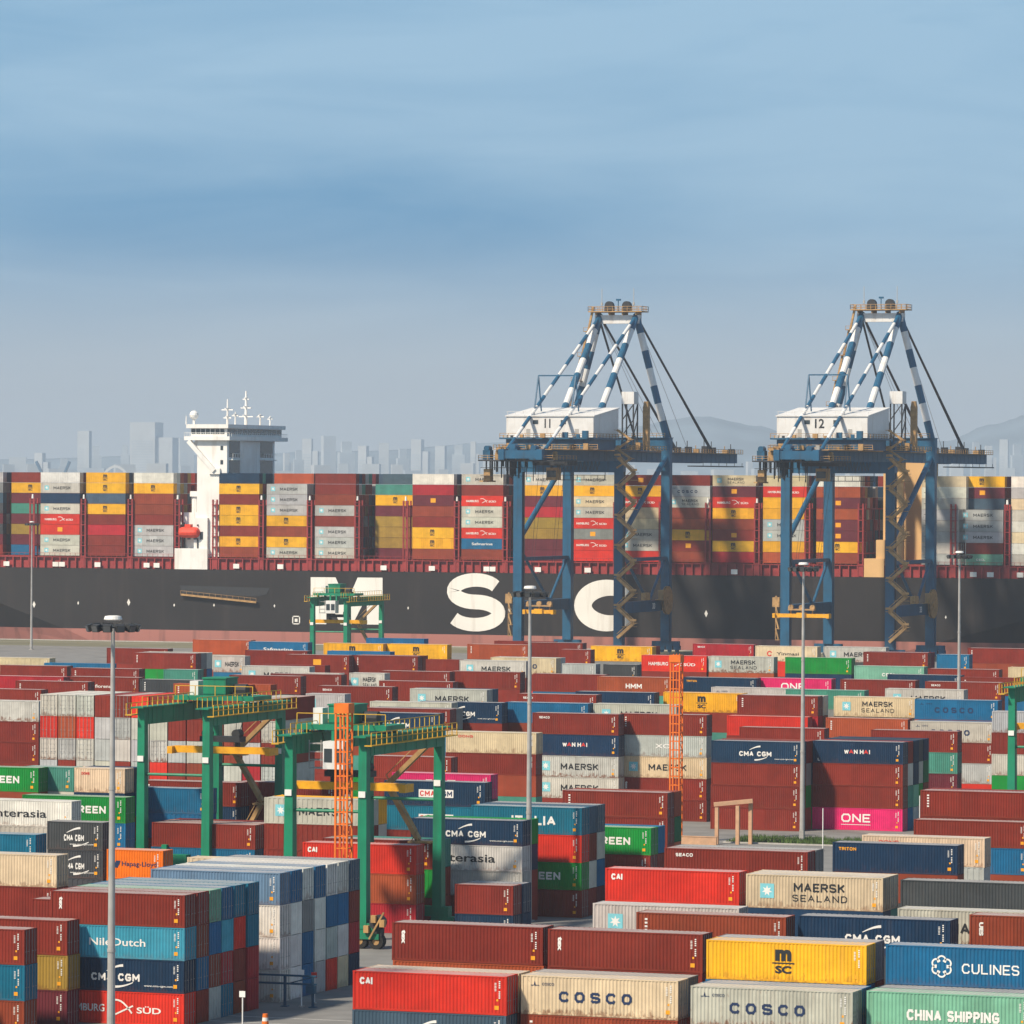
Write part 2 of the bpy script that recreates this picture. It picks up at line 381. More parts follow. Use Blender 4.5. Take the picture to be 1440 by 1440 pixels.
GLYPH = {
 'A': (0.86, [[(0,0),(.5,1),(1,0)],[(.2,.32),(.8,.32)]]), 'C': (0.84, [[(1,.78),(.78,1),(.25,1),(0,.72),(0,.28),(.25,0),(.78,0),(1,.22)]]),
 'D': (0.84, [[(0,0),(0,1),(.6,1),(1,.75),(1,.25),(.6,0),(0,0)]]), 'E': (0.74, [[(1,1),(0,1),(0,0),(1,0)],[(0,.5),(.85,.5)]]),
 'G': (0.86, [[(1,.8),(.78,1),(.25,1),(0,.72),(0,.28),(.25,0),(.8,0),(1,.16),(1,.46),(.55,.46)]]), 'H': (0.82, [[(0,0),(0,1)],[(1,0),(1,1)],[(0,.5),(1,.5)]]),
 'I': (0.2, [[(.5,0),(.5,1)]]), 'K': (0.84, [[(0,0),(0,1)],[(1,1),(.05,.42)],[(.35,.6),(1,0)]]), 'L': (0.7, [[(0,1),(0,0),(1,0)]]),
 'M': (1.02, [[(0,0),(0,1),(.5,.28),(1,1),(1,0)]]), 'N': (0.84, [[(0,0),(0,1),(1,0),(1,1)]]), 'O': (0.90, [[(.5,1),(.2,1),(0,.72),(0,.28),(.2,0),(.8,0),(1,.28),(1,.72),(.8,1),(.5,1)]]),
 'P': (0.76, [[(0,0),(0,1),(.7,1),(1,.86),(1,.6),(.7,.46),(0,.46)]]), 'R': (0.82, [[(0,0),(0,1),(.7,1),(1,.86),(1,.62),(.7,.48),(0,.48)],[(.5,.48),(1,0)]]),
 'S': (0.78, [[(1,.82),(.8,1),(.2,1),(0,.86),(0,.64),(.2,.53),(.8,.47),(1,.36),(1,.14),(.8,0),(.2,0),(0,.18)]]), 'T': (0.74, [[(0,1),(1,1)],[(.5,0),(.5,1)]]),
 'U': (0.82, [[(0,1),(0,.24),(.22,0),(.78,0),(1,.24),(1,1)]]), 'V': (0.84, [[(0,1),(.5,0),(1,1)]]), 'W': (1.15, [[(0,1),(.25,0),(.5,.85),(.75,0),(1,1)]]), ' ': (0.45, [])}
def add_block(mb, body, cx, cz, height, width, t=0.2, gap=0.16):
    """squared-off capitals built stroke by stroke"""
    tot = sum(GLYPH[c][0] for c in body) + gap*(len(body)-1); k = width/tot; x = cx - width/2; q = 0
    for ch in body:
        w_, strokes = GLYPH[ch]; W_ = w_*k; th = t*height; tx = min(th, t*k*1.05)
        for st in strokes:
            pts = [(x + tx/2 + px*(W_-tx), cz - height/2 + th/2 + py*(height-th)) for px, py in st]
            for i, (a, b) in enumerate(zip(pts, pts[1:])):
                dx, dz = b[0]-a[0], b[1]-a[1]; L = math.hypot(dx, dz) or 1; hw = th/2 if abs(dx) > abs(dz)*2 else tx/2
                e = hw*0.75 if 0 < i < len(pts)-2 or len(pts) > 2 else hw*0.96
                e0 = e if i > 0 else 0.5*hw*(len(pts) > 2 and pts[0] == pts[-1]) + (hw if abs(dz) < 1e-6 or abs(dx) < 1e-6 else 0.1*hw)*1.0
                e1 = e if i < len(pts)-2 else (hw if abs(dz) < 1e-6 or abs(dx) < 1e-6 else 0.1*hw)
                ux, uz = dx/L, dz/L; y = -0.0006*(q % 7); q += 1
                A_ = (a[0]-ux*e0, a[1]-uz*e0); B_ = (b[0]+ux*e1, b[1]+uz*e1); nx, nz_ = -uz*hw, ux*hw
                n = len(mb.v); mb.v += [(A_[0]+nx, y, A_[1]+nz_), (A_[0]-nx, y, A_[1]-nz_), (B_[0]-nx, y, B_[1]-nz_), (B_[0]+nx, y, B_[1]+nz_)]; mb.f.append((n, n+1, n+2, n+3))
        x += W_ + gap*k
_marks = {}
def marks(kind, L, h):
    """list of (part name, mesh, material) for the print on a container's long side"""
    key = (kind, round(L, 1), round(h, 2))
    if key in _marks: return _marks[key]
    hx = L/2; mid = h/2; res = []
    def part(name, mb, m):
        if mb.v:
            me = mb.mesh(name); me.materials.append(M[m]); res.append((name, me))
    A, B, C = MB(), MB(), MB()
    k = kind
    if k in ('star', 'MAERSK', 'SEALAND'):
        sx = -hx + L*0.155; q = 0.62
        add_poly(A, [(sx-q, mid-q+0.05), (sx+q, mid-q+0.05), (sx+q, mid+q+0.05), (sx-q, mid+q+0.05)])
        st = []
        for i in range(14):
            r = 0.47 if i % 2 == 0 else 0.22
            t = math.pi/2 + math.pi*i/7
            st.append((sx + r*math.cos(t), mid+0.05 + r*math.sin(t)))
        for i in range(14): add_poly(B, [(sx, mid+0.05), st[i], st[(i+1) % 14]], -0.004)
        part('emblem_square', A, 'cyan'); part('emblem_star', B, 'white')
        if k == 'MAERSK': add_block(C, 'MAERSK', 0.6, mid, 0.85, L*0.44, 0.2)
        if k == 'SEALAND':
            add_block(C, 'MAERSK', 0.45, mid+0.42, 0.74, L*0.375, 0.2); add_block(C, 'SEALAND', 0.5, mid-0.50, 0.58, L*0.40, 0.15, 0.28)
        part('lettering', C, 'black')
    elif k == 'COSCO':
        for i, ch in enumerate('COSCO'): add_block(A, ch, -2.75 + i*1.22, mid-0.05, 0.78, 0.78, 0.24)
        add_text(A, 'COSCO', -hx+2.1, h-0.62, 0.2, 0.95, 0.02)
        add_poly(A, [(-hx+0.75, h-0.75), (-hx+1.4, h-0.75), (-hx+1.4, h-0.70), (-hx+0.75, h-0.70)])
        add_poly(A, [(-hx+0.98, h-0.68), (-hx+1.12, h-0.68), (-hx+1.05, h-0.40)])
        part('lettering', A, 'navy_print')
    elif k == 'MSC':
        add_text(A, 'm', -0.2, mid+0.50, 0.85, 1.25, 0.06); add_text(A, 'SC', -0.2, mid-0.55, 0.58, 1.25, 0.05)
        add_poly(A, [(-1.05, mid-0.13), (0.65, mid-0.13), (0.65, mid-0.03), (-1.05, mid-0.03)])
        part('lettering', A, 'black')
    elif k == 'CAI':
        add_block(A, 'CAI', -hx+1.05, h-0.72, 0.52, 1.0, 0.27, 0.1); part('lettering', A, 'white')
    elif k in ('CMA', 'CMAbox'):
        if k == 'CMA':
            add_block(A, 'CMA CGM', -0.1, mid-0.18, 0.62, L*0.36, 0.24)
            add_ribbon(A, [(-0.9+1.5*t, mid+0.32+0.48*math.sin(t*1.5)) for t in [i/8 for i in range(9)]], lambda t: 0.06+0.16*t)
            add_ribbon(A, [(-0.2+1.7*t, mid-0.98+0.40*(t**2)) for t in [i/8 for i in range(9)]], lambda t: 0.20-0.13*t)
            add_text(A, 'www.cma-cgm.com', hx-2.3, mid-0.85, 0.16, 2.6, 0.01)
            part('lettering', A, 'white')
        else:
            add_poly(A, [(-1.9, mid-0.42), (0.2, mid-0.42), (0.2, mid+0.48), (-1.9, mid+0.48)])
            add_poly(B, [(0.2, mid-0.42), (2.3, mid-0.42), (2.3, mid+0.48), (0.2, mid+0.48)])
            part('sign_half', A, 'white'); part('sign_half', B, 'white')
            add_block(C, 'CMA', -0.85, mid+0.03, 0.6, 1.8, 0.22); C.v = [(p[0], p[1]-0.004, p[2]) for p in C.v]; part('lettering', C, 'red_print')
            D = MB(); add_block(D, 'CGM', 1.25, mid+0.03, 0.6, 1.8, 0.22); D.v = [(p[0], p[1]-0.004, p[2]) for p in D.v]; part('lettering', D, 'navy_print')
    elif k == 'CHINA':
        add_block(A, 'CHINA SHIPPING', 0.3, mid-0.15, 0.78, L*0.56, 0.24, 0.12); part('lettering', A, 'white')
    elif k == 'CULINES':
        add_block(A, 'CULINES', 1.75, mid-0.1, 0.72, L*0.35, 0.15)
        for i in range(6):
            t0 = math.pi/6 + i*math.pi/3; cx = -1.9 + 0.46*math.cos(t0); cz = mid + 0.46*math.sin(t0)
            add_ribbon(A, [(cx + 0.30*math.cos(t0-2.2+4.4*j/10), cz + 0.30*math.sin(t0-2.2+4.4*j/10)) for j in range(11)], 0.12)
        part('lettering', A, 'white')
    elif k == 'WANHAI':
        add_block(A, 'W', -1.55, mid+0.1, 0.55, 0.62, 0.24); add_block(A, 'N', -0.28, mid+0.1, 0.55, 0.5, 0.24); add_block(A, 'H', 0.52, mid+0.1, 0.55, 0.5, 0.24)
        add_block(A, 'I', 1.58, mid+0.1, 0.55, 0.14, 0.22); add_block(A, 'L', -hx+0.8, 0.45, 0.35, 0.3, 0.3)
        add_block(B, 'A', -0.9, mid+0.1, 0.55, 0.62, 0.24); add_block(B, 'A', 1.1, mid+0.1, 0.55, 0.62, 0.24)
        part('lettering', A, 'white'); part('lettering', B, 'red_print')
    elif k == 'ONE':
        add_block(A, 'ONE', -0.2, mid+0.15, 1.1, 3.9, 0.19)
        add_poly(A, [(-2.2, mid-0.75), (1.8, mid-0.75), (1.8, mid-0.68), (-2.2, mid-0.68)]); part('lettering', A, 'white')
    elif k == 'HSUD':
        add_text(A, 'HAMBURG', -L*0.24, mid-0.05, 0.62, L*0.30, 0.02); add_text(A, 'SÜD', L*0.24, mid-0.1, 0.62, L*0.18, 0.02)
        add_ribbon(A, [(-0.6+2.0*t, mid+0.55-1.0*t+0.5*math.sin(t*3.1)) for t in [i/8 for i in range(9)]], 0.14)
        add_ribbon(A, [(-0.1+1.6*t, mid-0.55+0.75*t) for t in [i/4 for i in range(5)]], 0.13)
        part('lettering', A, 'white')
    elif k in ('TEX', 'UES'):
        add_text(A, 'tex' if k == 'TEX' else 'UES', -hx+0.95, mid+0.35, 0.34, 1.05, 0.06, vertical=True); part('lettering', A, 'white')
    elif k == 'bits':
        for j in range(5): add_poly(A, [(-hx+0.7, h-0.6-j*0.28), (-hx+0.92, h-0.6-j*0.28), (-hx+0.92, h-0.45-j*0.28), (-hx+0.7, h-0.45-j*0.28)])
        part('lettering', A, 'white')
    elif k == 'LOGO':
        add_poly(A, [(-0.75, mid-0.55), (0.75, mid-0.55), (0.75, mid+0.65), (-0.75, mid+0.65)]); part('emblem', A, 'amber')
    else:
        spec = {'ITALIA': ('white', 0.95, 0.40), 'EVERGREEN': ('white', 0.80, 0.62), 'Interasia': ('black', 0.85, 0.52),
                'Hapag-Lloyd': ('navy_print', 0.6, 0.62), 'NileDutch': ('white', 0.62, 0.42), 'HMM': ('white', 0.75, 0.22),
                'florens': ('white', 0.5, 0.22), 'XO': ('white', 0.6, 0.18), 'Safmarine': ('white', 0.7, 0.5), 'CSCL': ('white', 0.55, 0.2),
                'Yinmasi': ('black', 0.6, 0.36), 'DONG': ('red_print', 0.3, 0.16), 'TRITON': ('amber', 0.3, 0.14), 'SEACO': ('white', 0.3, 0.12)}[k]
        cx = {'DONG': -L*0.28, 'TRITON': -L*0.38, 'SEACO': -L*0.36, 'Hapag-Lloyd': L*0.08, 'ITALIA': 0.8, 'Yinmasi': 0.3}.get(k, 0)
        cz = h-0.6 if k in ('DONG', 'TRITON', 'SEACO') else mid
        (add_block(A, k, cx, cz, spec[1], L*spec[2], 0.23) if k.isupper() and all(c in GLYPH for c in k) and k not in ('XO',) else add_text(A, k, cx, cz, spec[1], L*spec[2], 0.012)); part('lettering', A, spec[0])
        if k == 'Yinmasi':
            add_ribbon(B, [(-3.3+0.42*math.cos(t), mid+0.42*math.sin(t)) for t in [0.3+i*0.6 for i in range(10)]], 0.22); part('emblem', B, 'red_print')
        if k == 'Hapag-Lloyd':
            add_poly(B, [(-hx+0.7, mid-0.35), (-hx+1.2, mid-0.35), (-hx+1.5, mid+0.35), (-hx+1.0, mid+0.35)]); part('emblem', B, 'navy_print')
    _marks[key] = res
    return res
MARKWORD = {'star': 'with star emblem', 'MAERSK': 'with star emblem', 'SEALAND': 'with star emblem', 'COSCO': 'with navy lettering', 'MSC': 'with black lettering',
    'Interasia': 'with black lettering', 'Hapag-Lloyd': 'with navy lettering', 'WANHAI': 'with red-white lettering', 'CMAbox': 'with white panel',
    'DONG': 'with red lettering', 'TRITON': 'with amber lettering', 'LOGO': 'with amber emblem', 'Yinmasi': 'with red emblem'}

# ------------------------------------------------------------------ container meshes
_cm = {}
def container_meshes(L, h):
    key = (round(L, 2), round(h, 3))
    if key in _cm: return _cm[key]
    hx = L/2; D = {}
    # corrugated long sides and blind end
    b = MB(); pitch = 0.278; n = int((L-0.36)/pitch); x0 = -n*pitch/2
    def corr(horizontal_pts, zlo, zhi, flip):
        m = len(b.v)
        for (x, y) in horizontal_pts: b.v += [(x, y, zlo), (x, y, zhi)]
        for i in range(len(horizontal_pts)-1):
            q = (m+2*i, m+2*i+2, m+2*i+3, m+2*i+1); b.f.append(q if not flip else q[::-1])
    prof = []
    for i in range(n):
        xs = x0 + i*pitch
        prof += [(xs, 1.158), (xs+0.07, 1.158), (xs+0.138, 1.196), (xs+0.21, 1.196)]
    prof.append((x0+n*pitch, 1.158))
    prof = [(-hx+0.1, 1.158)] + prof + [(hx-0.1, 1.158)]
    corr([(x, -y) for x, y in prof], 0.14, h-0.09, False)
    corr(prof, 0.14, h-0.09, True)
    pe = []
    for i in range(8):
        ys = -1.1 + i*0.275
        pe += [(ys, 0.03), (ys+0.07, 0.03), (ys+0.138, 0.07), (ys+0.21, 0.07)]
    pe.append((1.1, 0.03))
    m = len(b.v)
    for y, d in pe: b.v += [(-hx+0.09-d, y, 0.14), (-hx+0.09-d, y, h-0.09)]
    for i in range(len(pe)-1): b.f.append((m+2*i+1, m+2*i+3, m+2*i+2, m+2*i))
    D['side'] = b.mesh('side_panels')
    # roof sheet with cross ribs
    b = MB(); n = int((L-0.5)/0.42); x0 = -n*0.42/2; pr = [(-hx+0.05, h-0.03)]
    for i in range(n):
        xs = x0+i*0.42
        pr += [(xs, h-0.03), (xs+0.06, h-0.008), (xs+0.30, h-0.008), (xs+0.36, h-0.03)]
    pr.append((hx-0.05, h-0.03))
    for x, z in pr: b.v += [(x, -1.17, z), (x, 1.17, z)]
    for i in range(len(pr)-1): b.f.append((2*i, 2*i+2, 2*i+3, 2*i+1))
    D['roof'] = b.mesh('roof')
    # frame: posts, rails, corner castings
    b = MB()
    for sx in (-1, 1):
        for sy in (-1, 1):
            xa, xb = sorted((sx*(hx-0.0), sx*(hx-0.15))); ya, yb = sorted((sy*1.215, sy*1.07))
            b.box(xa, xb, ya, yb, 0.118, h-0.118)
            xa, xb = sorted((sx*(hx+0.004), sx*(hx-0.178))); ya, yb = sorted((sy*1.219, sy*1.057))
            b.box(xa, xb, ya, yb, 0, 0.118); b.box(xa, xb, ya, yb, h-0.118, h)
    for sy in (-1, 1):
        ya, yb = sorted((sy*1.212, sy*1.13))
        b.box(-hx+0.178, hx-0.178, ya, yb, 0.02, 0.16); b.box(-hx+0.178, hx-0.178, ya, yb, h-0.095, h-0.012)
    for sx in (-1, 1):
        xa, xb = sorted((sx*(hx-0.005), sx*(hx-0.1)))
        b.box(xa, xb, -1.057, 1.057, 0.02, 0.15); b.box(xa, xb, -1.057, 1.057, h-0.11, h-0.012)
    b.box(-hx+0.2, hx-0.2, -1.1, 1.1, 0.06, 0.12)
    D['frame'] = b.mesh('frame')
    # one door leaf (local y from 0 to 1.05) with ribs, and its rods
    b = MB()
    b.box(hx-0.11, hx-0.055, 0.012, 1.066, 0.155, h-0.115)
    for q in range(4):
        z0 = 0.25 + q*(h-0.45)/4; b.box(hx-0.055, hx-0.030, 0.09, 0.98, z0, z0+(h-0.45)/4-0.16)
    D['door'] = b.mesh('door')
    b = MB()
    for y in (0.28, 0.78):
        b.box(hx-0.028, hx+0.010, y-0.02, y+0.02, 0.06, h-0.05)
        b.box(hx-0.024, hx+0.016, y-0.06, y+0.22, 1.05, 1.09)
    D['rods'] = b.mesh('lock_rods')
    # codes and warning placard
    b = MB()
    for j in range(9):
        z = h-0.35-j*0.15
        if j in (4,): continue
        add_poly(b, [(hx-0.62, z-0.09), (hx-0.50, z-0.09), (hx-0.50, z), (hx-0.62, z)])
    for j in range(6):
        z = h-0.5-j*0.11; add_poly(b, [(hx-0.95, z-0.05), (hx-0.80, z-0.05), (hx-0.80, z), (hx-0.95, z)])
    D['codes'] = b.mesh('code_marks')
    b = MB(); add_poly(b, [(hx-0.95, 0.42), (hx-0.62, 0.42), (hx-0.62, 0.72), (hx-0.95, 0.72)])
    add_poly(b, [(hx-0.8, 1.05), (hx-0.66, 1.05), (hx-0.66, 1.2), (hx-0.8, 1.2)])
    D['placard'] = b.mesh('placard')
    # whole shell for distant ones
    b = MB(); b.box(-hx, hx, -1.17, 1.17, 0.03, h-0.03)
    for i in range(int(L/0.56)):
        xs = -hx+0.2+i*0.56
        b.box(xs, xs+0.3, -1.205, -1.165, 0.16, h-0.1)
    for sx in (-1, 1):
        for sy in (-1, 1):
            xa, xb = sorted((sx*(hx+0.01), sx*(hx-0.16))); ya, yb = sorted((sy*1.219, sy*1.05)); b.box(xa, xb, ya, yb, 0, h)
    b.box(-hx+0.17, hx-0.17, -1.212, -1.15, h-0.1, h-0.01); b.box(-hx+0.17, hx-0.17, -1.212, -1.15, 0.02, 0.15)
    for y in (-0.8, -0.3, 0.3, 0.8): b.box(hx, hx+0.03, y-0.03, y+0.03, 0.06, h-0.05)
    D['shell'] = b.mesh('shell')
    for k2, mm in (('side','paint'),('roof','roof'),('frame','paint'),('door','paint'),('rods','steel'),('codes','white'),('placard','amber'),('shell','paint')):
        D[k2].materials.append(M[mm])
    _cm[key] = D
    return D

def jit(c, a=0.10):
    f = 1 + rng.uniform(-a, a)
    return tuple(min(0.9, max(0.004, x*f*(1+rng.uniform(-0.04, 0.04)))) for x in c)

CALL = [0]
SMALL = {i for a, b in ((8,8), (11,11), (16,16), (18,18), (20,20), (22,22), (32,32), (37,37), (41,42), (44,44), (53,54), (64,65), (70,85), (89,90), (94,94), (99,102), (104,106), (109,114), (119,123), (126,126), (133,135), (137,139), (141,143), (145,147), (149,151), (153,155), (163,163), (165,165), (167,167), (169,169), (173,175), (177,179), (184,184), (191,195), (198,201), (205,205), (207,207), (209,211), (219,219), (221,221), (227,227), (231,231), (235,239), (242,249), (251,271), (274,274), (283,283), (285,285), (289,289), (293,294), (302,302), (304,305), (307,307), (311,312), (317,317), (324,324), (328,328), (333,333), (335,335), (337,337), (353,353), (357,357), (360,360), (367,367), (369,370), (380,382), (385,385), (387,402), (426,426), (430,430), (432,432), (438,438), (440,440), (448,448), (451,456), (462,462), (464,465), (468,468), (470,470), (473,477), (479,480), (482,482), (484,485), (487,496), (498,499), (501,502), (504,504), (510,510), (513,521), (523,529), (531,537), (545,552)) for i in range(a, b+1)}                             # running numbers of the containers that show smallest, past the largest 300
WEAR = dict(cream=0.75, white=0.5, offwhite=0.85, silver=0.7, yellow=0.6, mint=0.45, steelblue=0.6, olive=0.6)
def container(uc, vc, z, L, h, colour, mark, detail, label, group, rz=0.0, wear=None):
    D = container_meshes(L, h)
    c = jit(PAL[colour]); wv = (WEAR.get(colour, 0.22) if wear is None else wear) * rng.uniform(0.6, 1.15)
    rgba = (*c, min(1, wv))
    CALL[0] += 1
    if CALL[0] in SMALL:
        T = Matrix.Translation((uc, vc, z)) @ Matrix.Rotation(rz, 4, 'Z')
        mass.take(D['shell'], T, (*c, 1))
        if mark and rz == 0.0:
            for nm, me in marks(mark, L, h): mass.take(me, T @ Matrix.Translation((0, -1.212, 0)), (1, 1, 1, 1), True)
        return None
    if detail == 0:
        root = put('shipping_container', D['shell'], None, None, (uc, vc, z), rz); root.color = rgba
    else:
        root = empty('shipping_container', (uc, vc, z), rz)
        for nm, key in (('side_panels','side'), ('roof','roof'), ('frame','frame')):
            o = put(nm, D[key], None, root); o.color = rgba
        for s in (1, -1):
            o = put('door', D['door'], None, root); o.color = rgba
            if s < 0: o.scale.y = -1
            put('lock_rods', D['rods'], None, o)
        if rz == 0.0:
            o = put('code_marks', D['codes'], None, root); o.location.y = -1.203
            if colour in ('yellow','orange','cream','white','offwhite','silver'): o.data = o.data
            o = put('placard', D['placard'], None, root); o.location.y = -1.204
    if mark and rz == 0.0:
        for nm, me in marks(mark, L, h):
            o = put(nm, me, None, root); o.location.y = -1.212 if detail == 0 else -1.203
    tag(root, label, 'container', group); root['idx'] = CALL[0]
    return root

ORD = ['', 'first', 'second', 'third', 'fourth', 'fifth', 'sixth', 'seventh', 'eighth', 'ninth', 'tenth', 'eleventh', 'twelfth', 'thirteenth',
       'fourteenth', 'fifteenth', 'sixteenth', 'seventeenth', 'eighteenth', 'nineteenth', 'twentieth']
ORD += ['twenty-'+ORD[i] for i in range(1,10)] + ['thirtieth'] + ['thirty-'+ORD[i] for i in range(1,10)] + ['fortieth'] + ['forty-'+ORD[i] for i in range(1,10)]
TIER = ['top', 'second tier down', 'third tier down', 'fourth tier down', 'fifth tier down', 'sixth tier down', 'seventh tier down', 'eighth tier down']
mass = MB(); mass.mats = [M['mass']]                               # containers the photograph shows nothing of, carrying the ones on top
placed = []
LEN = {20: 6.06, 40: 12.19, 45: 13.72}

def hit(u0, u1, v0, v1):
    for a in placed:
        if u0 < a[1]-0.02 and u1 > a[0]+0.02 and v0 < a[3]-0.02 and v1 > a[2]+0.02: return a
    return None
def settle(u0, L, v0):
    """nudge a stack sideways or back until its footprint is free"""
    for step in range(60):
        a = hit(u0, u0+L, v0, v0+2.44)
        if not a: break
        right = a[1]-u0; left = u0+L-a[0]
        if right < 1.3: u0 = a[1]+0.12
        elif left < 1.3: u0 = a[0]-L-0.12
        else: v0 = a[3]+0.06
    placed.append((u0, u0+L, v0, v0+2.44))
    return u0, v0
FILL = ['maroon']*6 + ['brown']*3 + ['navy', 'blue', 'grey', 'green', 'red', 'offwhite', 'rust', 'seagreen', 'charcoal']

def row(where, group, stacks, h=2.896, detail=1):
    """each stack: (x, y, tiers, 'colour:mark;...', options); the pixel is the top front corner (left, or right with R)"""
    stacks = sorted(stacks, key=lambda s: s[0])
    cnt = 0
    for s in stacks:
        x, y, n, spec = s[:4]; op = s[4] if len(s) > 4 else {}
        L = LEN[op.get('L', 40)]; hh = op.get('h', h); zt = n*hh
        u, v = at_z(x, y, zt)
        if op.get('R'): u -= L
        u, v = settle(u, L, v)
        cnt += 1
        items = spec.split(';')
        for k in range(n):
            z = (n-1-k)*hh
            if k < len(items):
                c, _, mk = items[k].partition(':')
                mw = MARKWORD.get(mk, 'with white lettering') if mk else ''
                lab = f"{WORD[c]} container {mw + ' ' if mw else ''}{TIER[k]} of {ORD[cnt]} stack, {where}"
                container(u+L/2 + (rng.uniform(-0.05, 0.05)), v+1.22, z, L, hh, c, mk, detail, ' '.join(lab.split()), group)
            else:
                mass.box(u, u+L, v+0.03, v+2.41, z+0.01, z+hh-0.01, (*jit(PAL[rng.choice(FILL)]), 1))
        vv = v
        for bi, bspec in enumerate(op.get('back', [])):
            bu, vv = settle(u + rng.uniform(-0.08, 0.08), L, vv + 2.44 + op.get('gap', 0.12))
            bits = bspec.split(';')
            nb = n - op.get('drop', {}).get(bi, 0)
            for k in range(nb):
                z = (nb-1-k)*hh
                if k < len(bits):
                    c, _, mk = bits[k].partition(':')
                    lab = f"{WORD[c]} container {TIER[k]}, {ORD[bi+1]} row behind {ORD[cnt]} stack, {where}"
                    container(bu+L/2, vv+1.22, z, L, hh, c, mk, detail, lab, group)
                else:
                    mass.box(bu, bu+L, vv+0.03, vv+2.41, z+0.01, z+hh-0.01, (*jit(PAL[rng.choice(FILL)]), 1))

# ================================================================== SETTING
VE, VH = 1279.0, 1285.0                    # quay edge, ship's side
VL, VW = 1227.0, 1266.0                    # crane rails
def sheet(name, m, u0, u1, v0, v1, z, kind='structure'):
    b = MB(); b.v = [(u0,v0,z),(u1,v0,z),(u1,v1,z),(u0,v1,z)]; b.f = [(0,1,2,3)]
    o = b.build(name, m); o['kind'] = kind; return o
g = MB(); g.box(-2600, 1500, -150, VE, -6.0, 0.0); go = g.build('ground', M['concrete']); go['kind'] = 'structure'
sheet('water', M['water'], -12500, 6500, VE+0.2, 9600, -3.5)
sheet('quay_apron', M['verge'], -2600, 1500, 1236, VE-0.8, 0.004)
g = MB(); g.box(-2600, 1500, VE-0.8, VE, 0.0, 0.25); o = g.build('quay_kerb', M['kerb']); o['kind'] = 'structure'
g = MB(); g.box(-2600, 1500, VW-0.15, VW+0.15, 0.004, 0.03); g.box(-2600, 1500, VL-0.15, VL+0.15, 0.004, 0.03)
o = g.build('crane_rails', M['steel']); o['kind'] = 'structure'
g = MB(); g.box(-12500, 6500, 9450, 17500, -6.0, 2.0); o = g.build('far_shore', M['hill']); o['kind'] = 'structure'
# painted lane lines on the near road
g = MB()
ua, va = at_z(440, 1440, 0)
for dv in (0.0, 4.2):
    g.v += [(ua-60, va-1+dv, 0.004), (ua+40, va-1+dv, 0.004), (ua+40, va-0.82+dv, 0.004), (ua-60, va-0.82+dv, 0.004)]
    n = len(g.v); g.f.append((n-4, n-3, n-2, n-1))
for k in range(5):
    vv = va - 14 + k*9; g.v += [(ua+5.9, vv, 0.008), (ua+6.1, vv, 0.008), (ua+6.1, vv+4, 0.008), (ua+5.9, vv+4, 0.008)]
    n = len(g.v); g.f.append((n-4, n-3, n-2, n-1))
o = g.build('lane_markings', M['line']); o['kind'] = 'structure'

# far hills: a ridge with real slopes
def hills(name, D, line, depth, seed):
    r = random.Random(seed); pts = []
    for (xa, ya), (xb, yb) in zip(line, line[1:]):
        for k in range(8):
            t = k/8; pts.append((xa+(xb-xa)*t, ya+(yb-ya)*(t*t*(3-2*t)) + r.uniform(-0.4, 0.4)))
    b = MB(); J = 9
    for x, y in pts:
        uc, vc, zc = at_d(x, y, D)
        for j in range(J):
            t = j/(J-1)*2-1; hgt = (zc-2)*(math.cos(t*math.pi)/2+0.5)*(1+r.uniform(-0.01, 0.01)) if abs(t) < 1 else -1
            b.v.append((uc - SP*t*depth, vc + CP*t*depth, max(-1, hgt)+2))
    for i in range(len(pts)-1):
        for j in range(J-1):
            a = i*J+j; b.f.append((a, a+J, a+J+1, a+1))
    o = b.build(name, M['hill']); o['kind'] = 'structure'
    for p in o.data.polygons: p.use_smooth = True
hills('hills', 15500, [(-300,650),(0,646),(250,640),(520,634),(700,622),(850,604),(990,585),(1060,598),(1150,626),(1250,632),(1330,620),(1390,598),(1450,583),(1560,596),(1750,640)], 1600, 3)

# ================================================================== YARD CONTAINERS
G1 = 'containers stacked in the yard'
row('front right row', G1, [
    (496.5,1364.6,3,'red:CAI;slate:CMA', dict(back=['cream'])),
    (732.6,1370.7,3,'cream:COSCO;brown:bits', dict(back=['grey'])),
    (972,1386,3,'offwhite:COSCO;brown', dict(back=['blue'])),
    (1218,1393,3,'mint:CHINA;maroon', dict(back=['slate'])),
])
row('right block second line', G1, [
    (552,1296.5,4,'maroon:TEX;rust', {}),
    (770,1306,4,'maroon:TEX;maroon', {}),
    (989.4,1322,4,'yellow:MSC;blue', dict(back=['grey;maroon'])),
    (1244.7,1328,4,'blue:CULINES;slate', {}),
])
row('right block third line', G1, [
    (834,1270,4,'offwhite:MAERSK', {}),
    (895,1282.5,4,'brown:bits', {}),
    (1121.6,1287,4,'navy:CMA', {}),
    (1262,1277,4,'offwhite:MAERSK', {}),
    (1364,1286,4,'brown:UES', {}),
])
row('right block fourth line', G1, [
    (851.5,1220.5,4,'red:CAI', {}),
    (1049.5,1228.6,4,'cream:SEALAND', dict(back=['cream'])),
    (1266,1237,4,'charcoal;offwhite', {}),
])
row('line before the grass', G1, [
    (934.7,1192,4,'maroon:SEACO', dict(L=45, back=['grey'])),
    (1171,1184,4,'navy:TRITON', dict(h=2.8)),
    (1212,1174,4,'cream:DONG;silver', dict(h=2.8)),
    (1285,1152,4,'maroon;blue', dict(h=2.7)),
    (1294,1111,5,'maroon:bits;maroon', dict(h=2.7, back=['maroon'])),
])
